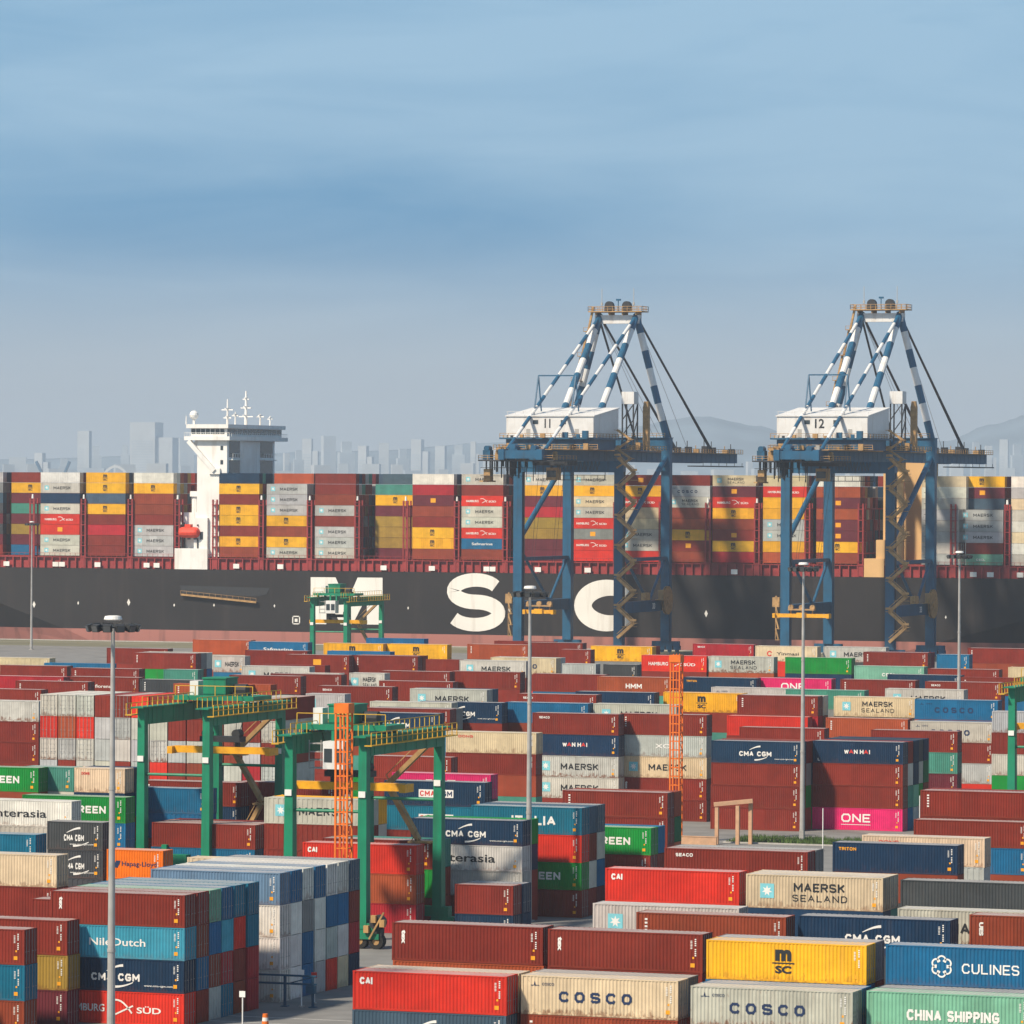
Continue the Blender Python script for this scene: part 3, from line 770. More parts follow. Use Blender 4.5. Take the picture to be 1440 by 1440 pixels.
row('block by orange mast', G1, [
    (1000,1041,4,'navy:CMA;maroon;maroon;maroon', dict(back=['maroon','brown'])),
    (1131,1041,4,'navy:WANHAI;maroon;maroon;magenta:ONE', dict(back=['maroon;offwhite;seagreen;blue','navy;navy;mint;silver','charcoal;offwhite;green;maroon','navy;darkgreen;maroon;plum'])),
    (749,1002,5,'maroon:SEACO;navy:WANHAI;offwhite:MAERSK;offwhite:MAERSK', dict(h=2.85)),
    (872,1003,5,'maroon:bits;silver:XO;cream:MAERSK;maroon:TEX;maroon', dict(h=2.85)),
    (791,1111,4,'maroon:bits;maroon', dict(h=2.8, back=['brown;darkgreen'])),
    (627,1028,5,'cream:DONG;maroon', dict(h=2.7)),
    (505,1062,4,'maroon;maroon', dict(h=2.8)),
])
row('stack beside the tall pole', G1, [
    (663,1132,4,'teal:ITALIA;red;green:EVERGREEN;maroon', dict(h=2.85, back=['slate;maroon;offwhite;maroon','slate;offwhite;blue;plum'])),
    (762,1160,3,'green:EVERGREEN;maroon', dict(back=['blue;maroon'])),
    
    (578,1150,4,'navy:CMA;white:Interasia;offwhite;maroon', dict(h=2.62, back=['green'])),
    (640,1243,2,'maroon;navy', dict(L=20, back=['navy;navy'])),
])
row('stack under green gantry', G1, [
    (426,1184,3,'red:CAI;rust;crimson', dict(h=2.95)),
    (452,1178,3,'maroon;green;maroon', dict(back=['seagreen;maroon;maroon'])),
    (540,1097,4,'navy:CMAbox;teal:CMAbox;maroon', dict(h=2.8)),
    (552,1086,4,'magenta:ONE', dict(h=2.85)),
    (372,1121,4,'offwhite:MAERSK;maroon;maroon', dict(h=2.8, back=['yellow'])),
])
row('corner stack by road', G1, [
    (394,1228,4,'steelblue;white:MAERSK;white:MAERSK;white:MAERSK', dict(R=1, h=2.8, gap=0.24, back=[
        'blue;white;white;white', 'white;grey;blue;blue', 'blue;white;white;silver', 'white;blue;silver;red',
        'white;blue;white;cream', 'slate;maroon;crimson;navy'])),
])
row('left block by road', G1, [
    (259,1259,4,'maroon:TEX;aqua:NileDutch;navy:CMA;red:HSUD', dict(R=1, h=2.72, gap=0.22, back=[
        'maroon;brown;blue;maroon', 'mint;blue;brown;silver', 'blue;aqua;crimson;teal', 'teal;red;maroon;brown', 'teal;teal;crimson;crimson'])),
])
row('lower left corner', G1, [
    (35,1307.5,3,'maroon;teal;brown', dict(R=1)),
    (95,1295,3,'maroon;olive;plum', dict(R=1, back=['maroon;brown;olive','plum;maroon;silver'])),
    (80,1203,4,'cream;maroon', dict(R=1)),
    (50,1174,4,'teal;teal', dict(R=1)),
    (145,1157,4,'charcoal:CMA;charcoal:CMA;charcoal', dict(R=1, h=2.8, L=20)),
    (165,1222,4,'cream', dict(h=2.7)),
    (260,1214,4,'steelblue;maroon', dict(h=2.7)),
])
row('left rows before gantry', G1, [
    (150,1194,3,'orange:Hapag-Lloyd;orange', dict(L=20)),
    (101,1127,4,'white:Interasia;offwhite', dict(R=1, h=2.8)),
    (176,1121.5,4,'green:EVERGREEN;blue', dict(R=1, h=2.8)),
    (240,1117,4,'blue;blue', dict(R=1, h=2.8)),
    (213,1156,3,'maroon;blue', dict(h=2.66, back=['brown','maroon'])),
    (54,1080,5,'green:EVERGREEN', dict(R=1, h=2.7)),
    (90,1081,5,'seagreen', dict(R=1, h=2.7, L=20)),
    (165,1081,5,'cream:DONG;navy', dict(R=1, h=2.7, L=20, back=['navy;navy'])),
    (200,1097,4,'maroon:bits;navy', dict(h=2.75)),
    (330,1099,4,'maroon;maroon', dict(h=2.75)),
])
# the block of empties that turns its doors to the camera
def end_block(x, y, n, h, cols, where):
    u, v = at_z(x, y, n*h)
    for i, spec in enumerate(cols):
        bits = spec.split(';'); uc = u + 1.3 + i*2.62
        placed.append((uc-1.25, uc+1.25, v, v+12.3))
        for k in range(n):
            z = (n-1-k)*h
            if k < len(bits):
                lab = f"{WORD[bits[k]]} container door end {TIER[k]}, {ORD[i+1]} column of {where}"
                container(uc, v+6.1, z, 12.19, h, bits[k], None, 1, lab, G1, rz=-math.pi/2)
            else:
                mass.box(uc-1.2, uc+1.2, v+0.1, v+12.1, z+0.01, z+h-0.01, (*jit(PAL['grey']), 1))
end_block(56, 976, 6, 2.85, ['offwhite;red;offwhite;silver', 'offwhite;rust;silver;maroon', 'offwhite;red;offwhite;offwhite', 'maroon;silver;silver;offwhite',
    'maroon;silver;offwhite;maroon', 'red;offwhite;silver;silver', 'maroon;offwhite;offwhite;red', 'maroon;maroon;silver;maroon', 'brown;maroon;offwhite;brown',
    'offwhite;brown;rust;navy', 'maroon;offwhite;brown;offwhite', 'offwhite;maroon;silver;crimson', 'maroon;offwhite;maroon;silver'], 'end-on block')
row('left edge middle rows', G1, [
    (54,986,5,'offwhite:star;maroon:bits;maroon', dict(R=1)),
    (58,970,5,'maroon', dict(R=1)),
    (22,957,5,'maroon:bits', {}),
    (95,951,5,'maroon:florens', {}),
    (197,955,5,'charcoal:bits', {}),
    (244,961,5,'rust:bits', {}),
    (325,962,5,'rust', dict(L=20)),
    (322,949,5,'maroon', {}),
], detail=1)
G2 = 'containers in the far yard rows'
row('far rows toward quay', G2, [
    (0,935,5,'maroon', {}), (100,939,5,'maroon:bits', {}), (-10,950,5,'crimson', {}), (-20,924,5,'cream', {}), (62,932,5,'blue', {}),
    (150,911,5,'maroon', {}), (187,917.5,5,'maroon:bits', dict(back=['grey','offwhite'])), (271,899,5,'rust', {}), (300,922,5,'offwhite:MAERSK', dict(L=20)),
    (230,941,5,'seagreen', dict(L=20)), (345,914,5,'maroon', {}), (350,902,5,'blue:Safmarine', {}),
    (401,920,5,'maroon:LOGO', {}), (488,921,5,'maroon:bits', dict(back=['brown'])), (455,904,5,'yellow:MSC', {}), (540,905,5,'yellow:MSC', {}),
    (515,897,5,'blue', {}), (460,915,5,'blue', {}), (599,927,5,'maroon', dict(L=20)), (646,928,5,'offwhite:MAERSK', {}), (657,905.5,5,'rust:bits', {}),
    (695,901,5,'maroon', {}), (690,924,5,'cream:COSCO', dict(back=['silver'])), (787,913,5,'maroon', dict(L=20)), (831,908,5,'yellow:MSC', dict(back=['maroon:bits'])), (735,903,5,'maroon:bits', {}),
    (790,933,5,'silver', dict(L=20)), (848,934,5,'charcoal', dict(L=20)),
    (902,921,5,'red:HSUD', {}), (996,922.5,5,'offwhite:SEALAND', {}), (974,905,5,'crimson:SEACO', {}), (1062,908,5,'cream:Yinmasi', {}), (1158,909,5,'offwhite:MAERSK', {}),
    (1214,916.5,5,'maroon:bits', dict(back=['plum'])), (1317,920,5,'blue', dict(L=20)), (1361,911,5,'maroon:bits', {}), (1418,938,5,'cream', {}),
    (1104,924,5,'green;navy:WANHAI', {}), (1201,936,5,'mint:CSCL', {}), (1305,940,5,'maroon', {}), (1248,948,5,'navy', {}),
])
row('far rows past mast', G2, [
    (362,934,5,'maroon:SEACO', {}), (340,936,5,'offwhite:MAERSK', {}), (427,946,5,'offwhite:MAERSK', dict(L=20)), (491,946,5,'offwhite:SEALAND', dict(L=20)),
    (534,943,5,'maroon:bits', {}), (632,943.5,5,'maroon', {}), (445,964,5,'maroon:SEACO', {}), (533,957,5,'maroon:bits', {}), (380,947,5,'maroon', {}),
    (749,947,5,'maroon', {}), (840,951,5,'rust:HMM', {}), (960,952,5,'navy:TRITON', {}), (1065,953,5,'magenta:ONE', {}), (1182,955,5,'maroon:bits', {}), (1301,958,5,'maroon:SEACO', {}),
    (727,975,5,'maroon:SEACO', {}), (1000,966,5,'offwhite:COSCO', {}), (1105,969,5,'seagreen', {}), (1245,968,5,'offwhite:MAERSK', {}), (1350,952,5,'maroon:bits', {}),
])
row('middle rows before mast', G2, [
    (576,968,5,'offwhite:MAERSK', dict(back=['slate'])), (520,986,5,'offwhite', {}), (591,986,5,'navy:CMA', {}), (711,987,5,'blue', {}), (834,989,5,'offwhite:MAERSK', {}),
    (809,972,5,'navy:TRITON', {}), (933,973,5,'yellow:MSC', {}), (1037,977,5,'maroon:bits;crimson', dict(back=['offwhite'])), (1172.5,979,5,'cream:SEALAND', {}), (1286,983,5,'blue:COSCO', {}),
    (496,1001,5,'navy:CMA', {}), (515,995,5,'maroon', dict(back=['grey'])), (1161,1009,4,'rust:bits', {}), (1280,1014,4,'offwhite:COSCO;maroon;silver', dict(back=['blue;blue;maroon'])), (1225,1026,4,'maroon;seagreen;plum', {}),
    (1022,1006,4,'red;maroon:bits', {}), (1040,1022,4,'maroon', {}), (430,975,5,'silver:star', dict(L=20)), (1395,1000,5,'silver;maroon;offwhite', {}),
])

# the blocks go on past both picture edges
for xe in list(range(1500, 2300, 150)) + list(range(-900, -290, 150)):
    for ye, ne in ((1385, 3), (1290, 4), (1225, 4), (1150, 4), (1040, 4), (985, 5), (950, 5), (915, 5)):
        ue, ve = at_z(xe, ye + (xe-720)*0.03*(ye-680)/700, ne*2.8); ue, ve = settle(ue, 12.19, ve)
        for r_ in range(3):
            if r_: ue, ve = settle(ue, 12.19, ve+2.56)
            xa, xb = [720 + F*((q*CP + ve*SP)/(ve*CP - q*SP)) for q in (ue, ue+12.6)]
            if xb > -25 and xa < 1465: continue
            for k in range(ne - rng.randint(0, 1)): mass.box(ue, ue+12.19, ve+0.03, ve+2.41, k*2.8+0.01, k*2.8+2.79, (*jit(PAL[rng.choice(FILL)]), 1))

# ================================================================== SHIP
ship = empty('container_ship', (-450, VH+30, 0)); SO = Vector((-450, VH+30, 0))
tag(ship, 'long black-hulled container ship with huge white hull letters along the quay', 'ship')
def sbuild(mb, name, m, parent=None, dz=0.0):
    mb.v = [tuple(Vector(p)-SO+Vector((0,0,dz))) for p in mb.v]
    return mb.build(name, m, parent or ship)
ZD = 20.4; BEAM = 60.0
# hull: plumb in the middle, the lower side tucks in towards both ends
st = []
for x in list(range(-1500, 3000, 40)):
    u, _ = at_v(x, 800, VH)
    if x < 130: zk = min(ZD-0.4, (130-x)*0.078)
    elif x > 1260: zk = min(ZD-0.4, (x-1260)*0.052)
    else: zk = 0.0
    far = max(0, -700-x, x-2300)/700.0
    st.append((u, zk, far))
b = MB(); K = 8
for u, zk, far in st:
    inn = min(zk*0.55, 9); pinch = far*28
    v0 = VH + pinch; v1 = VH + BEAM - pinch
    b.v += [(u,v0,ZD),(u,v0,zk+0.05),(u,v0+inn*0.5,zk*0.45-1.2),(u,v0+inn+0.5,-5.5),(u,v1-inn-0.5,-5.5),(u,v1-inn*0.5,zk*0.45-1.2),(u,v1,zk+0.05),(u,v1,ZD)]
for i in range(len(st)-1):
    for j in range(K):
        a = i*K+j; c = i*K+(j+1) % K
        b.f.append((a, c, c+K, a+K))
b.f.append(tuple(range(K))); b.f.append(tuple((len(st)-1)*K+j for j in range(K))[::-1])
sbuild(b, 'hull', M['hull'])
# rubbing line, sheer strake
def px_poly(pts, v, out_mb, t=0.06):
    q = [at_v(x, y, v) for x, y in pts]
    out_mb.plate([(a, z) for a, z in q], v-t, v)
W, Hh = 101.0, 66.0
b = MB(); px_poly([(437+a, 878-c+ (437+a-487)*0.008) for a, c in [(0,0),(22,0),(22,40),(42,0),(59,0),(79,40),(79,0),(101,0),(101,66),(66,66),(50.5,30),(35,66),(0,66)]], VH-0.02, b)
sbuild(b, 'hull_letter', M['hullwhite'])
def ribbon_plate(pts, wid, v):
    b = MB(); k = len(pts); q = [at_v(x, y, v) for x, y in pts]; L1 = []; L2 = []
    for i, (a, c) in enumerate(q):
        p = q[max(i-1, 0)]; r = q[min(i+1, k-1)]; dx, dz = r[0]-p[0], r[1]-p[1]; L = math.hypot(dx, dz); ww = wid(i/(k-1))*0.212
        L1.append((a-dz/L*ww/2, c+dx/L*ww/2)); L2.append((a+dz/L*ww/2, c-dx/L*ww/2))
    for i in range(k-1):
        b.plate([L1[i], L2[i], L2[i+1], L1[i+1]], v-0.06-0.004*i, v)
    return b
spts = []
for i in range(41):
    t = i/40
    # S traced as two bowls: upper opens right, lower opens left
    if t < 0.5:
        a = R(25) + (R(270)-R(25))*(t/0.5); cx, cy, rx, ry = 669, 831, 31, 15.5
        spts.append((cx + rx*math.cos(a), cy - ry*math.sin(a)))
    else:
        a = R(90) - (R(90)+R(155))*((t-0.5)/0.5); cx, cy, rx, ry = 668.5, 862.5, 33, 16
        spts.append((cx + rx*math.cos(a), cy - ry*math.sin(a)))
spts = [(x, y if 0 else y) for x, y in spts]
sbuild(ribbon_plate(spts, lambda t: 16.5 + 2.5*math.sin(t*math.pi), VH-0.02), 'hull_letter', M['hullwhite'])
cpts = [(856 + 36*math.cos(a), 851.5 - 25*math.sin(a)) for a in [R(42)+(R(318)-R(42))*i/32 for i in range(33)]]
sbuild(ribbon_plate(cpts, lambda t: 17 + 7*abs(math.sin(t*math.pi)), VH-0.02), 'hull_letter', M['hullwhite'])
# small draught and tug marks
for x, y, s_ in [(181,847,3.4),(48,850,3.2),(717,857,3.0),(993,863,3.4),(110,848,1.8),(245,851,1.6),(301,851,1.6),(386,852,1.6),(574,855,1.6),(1330,868,1.8)]:
    b = MB(); px_poly([(x-s_*0.7,y),(x,y+s_*1.5),(x+s_*0.7,y),(x,y-s_*1.5)], VH-0.02, b); sbuild(b, 'hull_mark', M['hullwhite'])
b = MB()
for q in ([(411,866),(422,866),(422,867.5),(411,867.5)], [(411,876.5),(422,876.5),(422,878),(411,878)], [(411,866),(412.5,866),(412.5,878),(411,878)], [(420.5,866),(422,866),(422,878),(420.5,878)], [(414.5,870),(418.5,870),(418.5,874.5),(414.5,874.5)]):
    px_poly([(x, y) for x, y in q][::-1], VH-0.02, b)
sbuild(b, 'hull_mark', M['hullwhite'])
# gangway in its recess
b = MB(); px_poly([(253,823),(379,827),(375,836),(360,839),(256,834)][::-1], VH-0.03, b, 0.03); sbuild(b, 'gangway_recess', M['cdark'])
b = MB(); p = at_v(255, 836, VH-0.6); q = at_v(361, 847, VH-0.6)
b.bar((p[0], VH-0.7, p[1]), (q[0], VH-0.7, q[1]), 0.9, 0.5)
for k in range(14):
    t = k/13; a = p[0]+(q[0]-p[0])*t; c = p[1]+(q[1]-p[1])*t; b.bar((a, VH-1.1, c), (a, VH-1.1, c+1.1), 0.07)
b.bar((p[0], VH-1.1, p[1]+1.1), (q[0], VH-1.1, q[1]+1.1), 0.08)
sbuild(b, 'gangway', M['ctan'])
# coaming, walkway and its stanchions
ua = at_v(-400, 800, VH)[0]; ub = at_v(1900, 800, VH)[0]
b = MB(); b.box(ua, ub, VH+0.9, VH+2.4, ZD+0.02, ZD+3.0); b.box(ua, ub, VH+0.15, VH+2.4, ZD+3.0, ZD+3.2)
uu = ua
while uu < ub:
    b.box(uu, uu+0.35, VH+0.2, VH+0.9, ZD+0.02, ZD+3.0); uu += 2.45
uu = ua
while uu < ub:
    b.box(uu, uu+0.08, VH+0.16, VH+0.24, ZD+3.2, ZD+4.3); uu += 1.6
b.box(ua, ub, VH+0.17, VH+0.22, ZD+4.22, ZD+4.3); b.box(ua, ub, VH+2.4, VH+BEAM-2, ZD-0.4, ZD+3.4)
sbuild(b, 'hatch_coaming', M['deckred'])
for x in (5, 74, 83, 133, 202, 216, 328, 390, 535, 603, 680, 688, 752, 822, 1028, 1102, 1364, 1388, 1430):
    b = MB(); uu = at_v(x, 796, VH)[0]; b.box(uu, uu+1.8, VH-0.02, VH+0.14, ZD+0.4, ZD+1.7); sbuild(b, 'deck_box', M['swhite'])

# the containers on deck
SZ = ZD + 3.5; SP_ = 2.96
BAYS = [  # x of the left edge, rows in from the side, tiers top to bottom
    (-50, 2, 'silver;grey;slate;charcoal;plum;charcoal;plum;maroon'),
    (16, 2, 'maroon;yellow:MSC;plum;seagreen;plum;olive;plum;blue'),
    (57, 0, 'white;offwhite:MAERSK;navy;offwhite:MAERSK;red:HSUD;red:LOGO;offwhite:MAERSK;offwhite:MAERSK'),
    (121, 0, 'yellow:MSC;yellow:MSC;slate;yellow:MSC;maroon;crimson;maroon;maroon'),
    (188, 0, 'white;yellow:MSC;brown;brown;maroon;silver:MAERSK;silver:MAERSK;silver:MAERSK'),
    (308, 0, 'navy;yellow:MSC;maroon;yellow:MSC;yellow:MSC;maroon;yellow:MSC;brown'),
    (375, 0, '-;silver:MAERSK;silver:MAERSK;silver:MAERSK;yellow:MSC;brown;yellow:MSC;offwhite:MAERSK'),
    (443, 0, 'maroon;maroon;brown;silver:MAERSK;maroon;silver:MAERSK;silver:MAERSK;offwhite:MAERSK'),
    (528, 2, '-;seagreen;yellow:MSC;plum;olive;olive;olive;plum'),
    (580, 0, 'white;crimson;plum:LOGO;brown;maroon;yellow:MSC;yellow:MSC;brown'),
    (649, 0, 'offwhite:MAERSK;maroon;red:HSUD;offwhite:MAERSK;offwhite:MAERSK;red:HSUD;blue:Safmarine;brown'),
    (734, 1, 'offwhite:MAERSK;yellow:MSC;plum;crimson;olive;olive;plum;plum'),
    (804, 0, 'offwhite:MAERSK;yellow:MSC;cream:MAERSK;offwhite:MAERSK;red:HSUD;grey:LOGO;red:HSUD;red'),
    (871, 0, 'maroon:LOGO;yellow:MSC;red:HSUD;cream;cream;offwhite:MAERSK;offwhite:MAERSK;red'),
    (938, 0, 'maroon;silver:COSCO;offwhite:SEALAND;brown;rust;yellow:MSC;maroon:LOGO;brown'),
    (1002, 0, 'cream:SEALAND;plum:LOGO;red:HSUD;yellow:MSC;brown;maroon:LOGO;yellow:MSC;crimson'),
    (1073, 0, 'cream;red:HSUD;yellow;yellow;silver:MAERSK;silver:MAERSK;yellow;rust'),
    (1148, 0, 'white;rust;plum:LOGO;rust;plum:LOGO;plum:LOGO;yellow:MSC;brown'),
    (1296, 0, 'cream;white;offwhite;silver;offwhite;silver;offwhite;silver'),
    (1350, 1, 'yellow:MSC;plum:LOGO;slate;-;-;-;-;-'),
    (1348, 0, '-;-;-;silver:MAERSK;silver:MAERSK;silver:MAERSK;maroon;mint:CSCL'),
    (1422, 0, 'white;silver;cream;offwhite;white;cream;white;offwhite'),
]
G3 = 'containers on the ship deck'
cargo = mass
bay_us = []
occ = {}
for bi, (x, rin, spec) in enumerate(BAYS):
    if rin < 2: pass
    v = VH + 0.9 + rin*2.55
    u, _ = at_v(x, 730, v)
    if rin == 0: bay_us.append(u)
    bits = spec.split(';'); nstk = bi+1
    for k, it in enumerate(bits):
        z = SZ + (7-k)*SP_
        if it == '-': continue
        c, _, mk = it.partition(':')
        if rin == 1 and x == 1350 and k > 2: continue
        mw = MARKWORD.get(mk, 'with white lettering') if mk else ''
        lab = f"{WORD[c]} deck container {mw} {TIER[k]} in {ORD[nstk] if nstk <= 20 else str(nstk)+'th'} ship stack from left"
        if nstk == 21: lab = lab.replace('21th', 'twenty-first')
        if nstk == 22: lab = lab.replace('22th', 'rightmost').replace(' from left', '')
        lab = lab.replace('third tier down', 'third tier').replace('fourth tier down', 'fourth tier').replace('top in', 'on top in')
        container(u+6.1, v+1.22, z, 12.19, 2.93, c, mk, 0, ' '.join(lab.split()), G3, wear=0.15)
# everything behind the near rows, one mass of boxes
CC = ['maroon']*4+['brown','plum','grey','charcoal','slate','olive','navy','seagreen','silver','rust']
for bi, (x, rin, spec) in enumerate(BAYS):
    if x == 1348: continue
    bits = spec.split(';')
    first = rin+1
    for r_ in range(first, 20, 1):
        if r_ > first+3 and r_ % 3: continue
        v = VH + 0.9 + r_*2.55; u = at_v(x, 730, VH+0.9+rin*2.55)[0]
        top = 0 if r_ > first else (1 if bits[0] == '-' else 0)
        for k in range(top, 8):
            if x == 1350 and r_ == first and k > 2: pass
            z = SZ + (7-k)*SP_; cargo.box(u+0.1, u+12.1, v+0.05, v+2.4, z+0.02, z+2.9, (*jit(PAL[rng.choice(CC)]), 1))
# support below the recessed stack at the stern
u = at_v(1350, 730, VH+0.9+2.55)[0]
for k in range(3, 8): cargo.box(u+0.1, u+12.1, VH+3.5, VH+5.85, SZ+(7-k)*SP_+0.02, SZ+(7-k)*SP_+2.9, (*jit(PAL['maroon']), 1))
for x in range(-420, -60, 67):
    u = at_v(x, 730, VH)[0]
    for r_ in range(0, 20, 2):
        for k in range(8): cargo.box(u, u+12.1, VH+0.9+r_*2.55, VH+3.2+r_*2.55, SZ+(7-k)*SP_, SZ+(7-k)*SP_+2.9, (*jit(PAL[rng.choice(CC)]), 1))
for x in range(1500, 1800, 73):
    u = at_v(x, 730, VH)[0]
    for r_ in range(0, 20, 2):
        for k in range(8): cargo.box(u, u+12.1, VH+0.9+r_*2.55, VH+3.2+r_*2.55, SZ+(7-k)*SP_, SZ+(7-k)*SP_+2.9, (*jit(PAL[rng.choice(CC)]), 1))
o = mass.build('packed_containers', None); o.color = (1, 1, 1, 0.3); tag(o, 'mixed containers filling out the stacks in the yard and on the ship', 'containers', kind='stuff')
# red lashing bridges at the right-hand end of each bay
def lashing(u):
    b = MB(); z1 = SZ + 5*SP_
    for vv in (VH+0.3, VH+2.6):
        for uu in (u, u+1.25): b.box(uu, uu+0.4, vv, vv+0.4, ZD+0.02, z1+1.4)
    for k in range(6):
        z = SZ + k*SP_ - 0.2
        b.box(u-0.05, u+1.7, VH+0.25, VH+3.05, z, z+0.22); b.box(u-0.06, u+1.71, VH+0.24, VH+0.3, z+0.9, z+1.0)
    b.box(u-0.1, u+1.75, VH+3.2, VH+BEAM-3, SZ+2.6, SZ+3.0); b.box(u+0.4, u+1.2, VH+3.2, VH+BEAM-3, SZ+5*SP_-0.2, SZ+5*SP_+0.1)
    for k in range(1, 12): b.box(u+0.2, u+0.5, VH+5*k, VH+5*k+0.3, ZD+0.02, z1)
    b.box(u+0.05, u+1.6, VH+0.32, VH+0.38, ZD+0.2, SZ)
    sbuild(b, 'lashing_bridge', M['deckred'])
for x in (40, 112, 178, 244, 297, 362, 430, 497, 565, 637, 705, 795, 861, 925, 990, 1059, 1130, 1205, 1335, 1411):
    lashing(at_v(x, 760, VH)[0] + 0.1)
for x in (40, 112, 178, 244, 362, 430, 497, 565, 637, 705, 795, 861, 990, 1059, 1130, 1411):
    b = MB(); uu = at_v(x+5, 705, VH)[0]; b.tube((uu, VH+0.5, SZ+5*SP_+1.4), (uu, VH+0.5, SZ+5*SP_+2.6), 0.35, 0.25, 8); sbuild(b, 'deck_lamp', M['swhite'])

# deckhouse and bridge
def bu(x, y=700, v=VH): return at_v(x, y, v)[0]
h0, h1 = bu(274), bu(316)
house_z = 56.7
b = MB(); b.box(h0, h1, VH+1.5, VH+36, ZD+3.6, house_z)
dk = sbuild(b, 'deckhouse', M['swhite'])
def sub(mb, name, m): 
    mb.v = [tuple(Vector(p)-SO) for p in mb.v]; return mb.build(name, m, dk)
# aft face: open galleries with dark bays, white pillars and slabs
for v0, v1 in ((VH+3.0, VH+10.6), (VH+25.5, VH+34.5)):
    for z in range(0, 5):
        z0 = 30 + z*5.5
        b = MB(); b.box(h1, h1+0.08, v0, v1, z0, z0+4.6); sub(b, 'gallery_opening', M['glass'])
        b = MB(); b.box(h1, h1+1.2, v0-0.2, v1+0.2, z0+4.7, z0+5.0); b.box(h1+1.1, h1+1.18, v0, v1, z0+1.0, z0+1.1)
        for q in range(5): b.box(h1+1.1, h1+1.18, v0+q*1.8, v0+q*1.8+0.12, z0-0.4, z0+1.05)
        sub(b, 'gallery_slab', M['swhite'])
for z in (33, 39, 45, 50, 54):
    b = MB(); b.box(h1-2.0, h1-1.2, VH+1.42, VH+1.52, z, z+1.2); sub(b, 'window', M['glass'])
WING = 43.0
w0, w1 = bu(258), bu(322)
b = MB(); b.box(w0, w1, VH+0.2, VH+WING-0.2, 58.1, 59.2); b.box(w0+0.5, w1-0.6, VH+0.5, VH+WING-0.5, 61.5, 62.6); b.box(w0+1.5, w1-1.4, VH+1.5, VH+WING-1.5, 59.2, 61.5)
for k in range(20): 
    t = k/19; b.box(w0+0.1+(w1-w0-0.3)*t, w0+0.18+(w1-w0-0.3)*t, VH+0.25, VH+0.33, 59.2, 60.2)
for k in range(30):
    t = k/29; b.box(w1-0.16, w1-0.08, VH+0.3+(WING-1)*t, VH+0.38+(WING-1)*t, 59.2, 60.2)
b.box(w0, w1, VH+0.22, VH+0.3, 60.15, 60.25); b.box(w1-0.16, w1-0.08, VH+0.3, VH+WING-0.4, 60.15, 60.25)
br = sbuild(b, 'bridge_wing', M['swhite'], None, -1.35)
for k in range(7):
    b = MB(); a = w0+1.7+(w1-w0-3.6)*k/7; b.box(a, a+(w1-w0-3.6)/7-0.25, VH+1.42, VH+1.5, 59.9-1.35, 61.3-1.35); b.v = [tuple(Vector(p)-SO) for p in b.v]; b.build('window', M['glass'], br)
for k in range(11):
    b = MB(); a = VH+2+k*3.6; b.box(w1-1.4, w1-1.32, a, a+3.1, 59.9-1.35, 61.3-1.35); b.v = [tuple(Vector(p)-SO) for p in b.v]; b.build('window', M['glass'], br)
b = MB(); b.bar((w0+1.2, VH+0.8, 57.9), (h0+5.5, VH+1.2, 49.5), 1.5, 1.2); b.bar((w0+1.2, VH+6, 57.9), (h0+5.5, VH+4, 49.5), 1.2, 1.0); b.box(h0+3.8, h0+7.2, VH+0.9, VH+1.5, 48.6, 50.2)
sbuild(b, 'wing_bracket', M['swhite'], None, -1.35)
def mast(x, v, z0, z1, w_, arms):
    uu = bu(x, 580, v); b = MB()
    b.tube((uu, v, z0), (uu, v, z1), w_, w_*0.5, 8)
    for z, l in arms: b.box(uu-l, uu+l, v-0.2, v+0.2, z, z+0.3); b.box(uu-0.2, uu+0.2, v-l, v+l, z+0.4, z+0.65)
    sbuild(b, 'mast', M['swhite'], None, -1.35)
mast(346, VH+30, 62.6, 72.5, 0.55, [(65, 2.2), (67.5, 1.6), (70, 1.0)]); mast(320, VH+20, 62.6, 70, 0.4, [(64.5, 1.2), (66.8, 1.8)]); mast(331, VH+25, 62.6, 66.5, 0.3, [(65.2, 1.0)])
mast(366, VH+32, 62.6, 66.0, 0.3, [(65, 1.2)]); mast(380, VH+38, 62.6, 65.5, 0.3, [(64.4, 0.8)]); mast(262, VH+2, 62.6, 65.0, 0.25, [])
b = MB(); uu = bu(273, 585, VH+3)
for i in range(6):
    a0, a1 = -math.pi/2+math.pi*i/6, -math.pi/2+math.pi*(i+1)/6
    b.tube((uu, VH+3, 65.2+1.3*math.sin(a0)), (uu, VH+3, 65.2+1.3*math.sin(a1)), max(0.05, 1.3*math.cos(a0)), max(0.05, 1.3*math.cos(a1)), 12, False)
b.box(uu-0.3, uu+0.3, VH+2.7, VH+3.3, 62.6, 64.2)
sbuild(b, 'radar_dome', M['swhite'], None, -1.35)
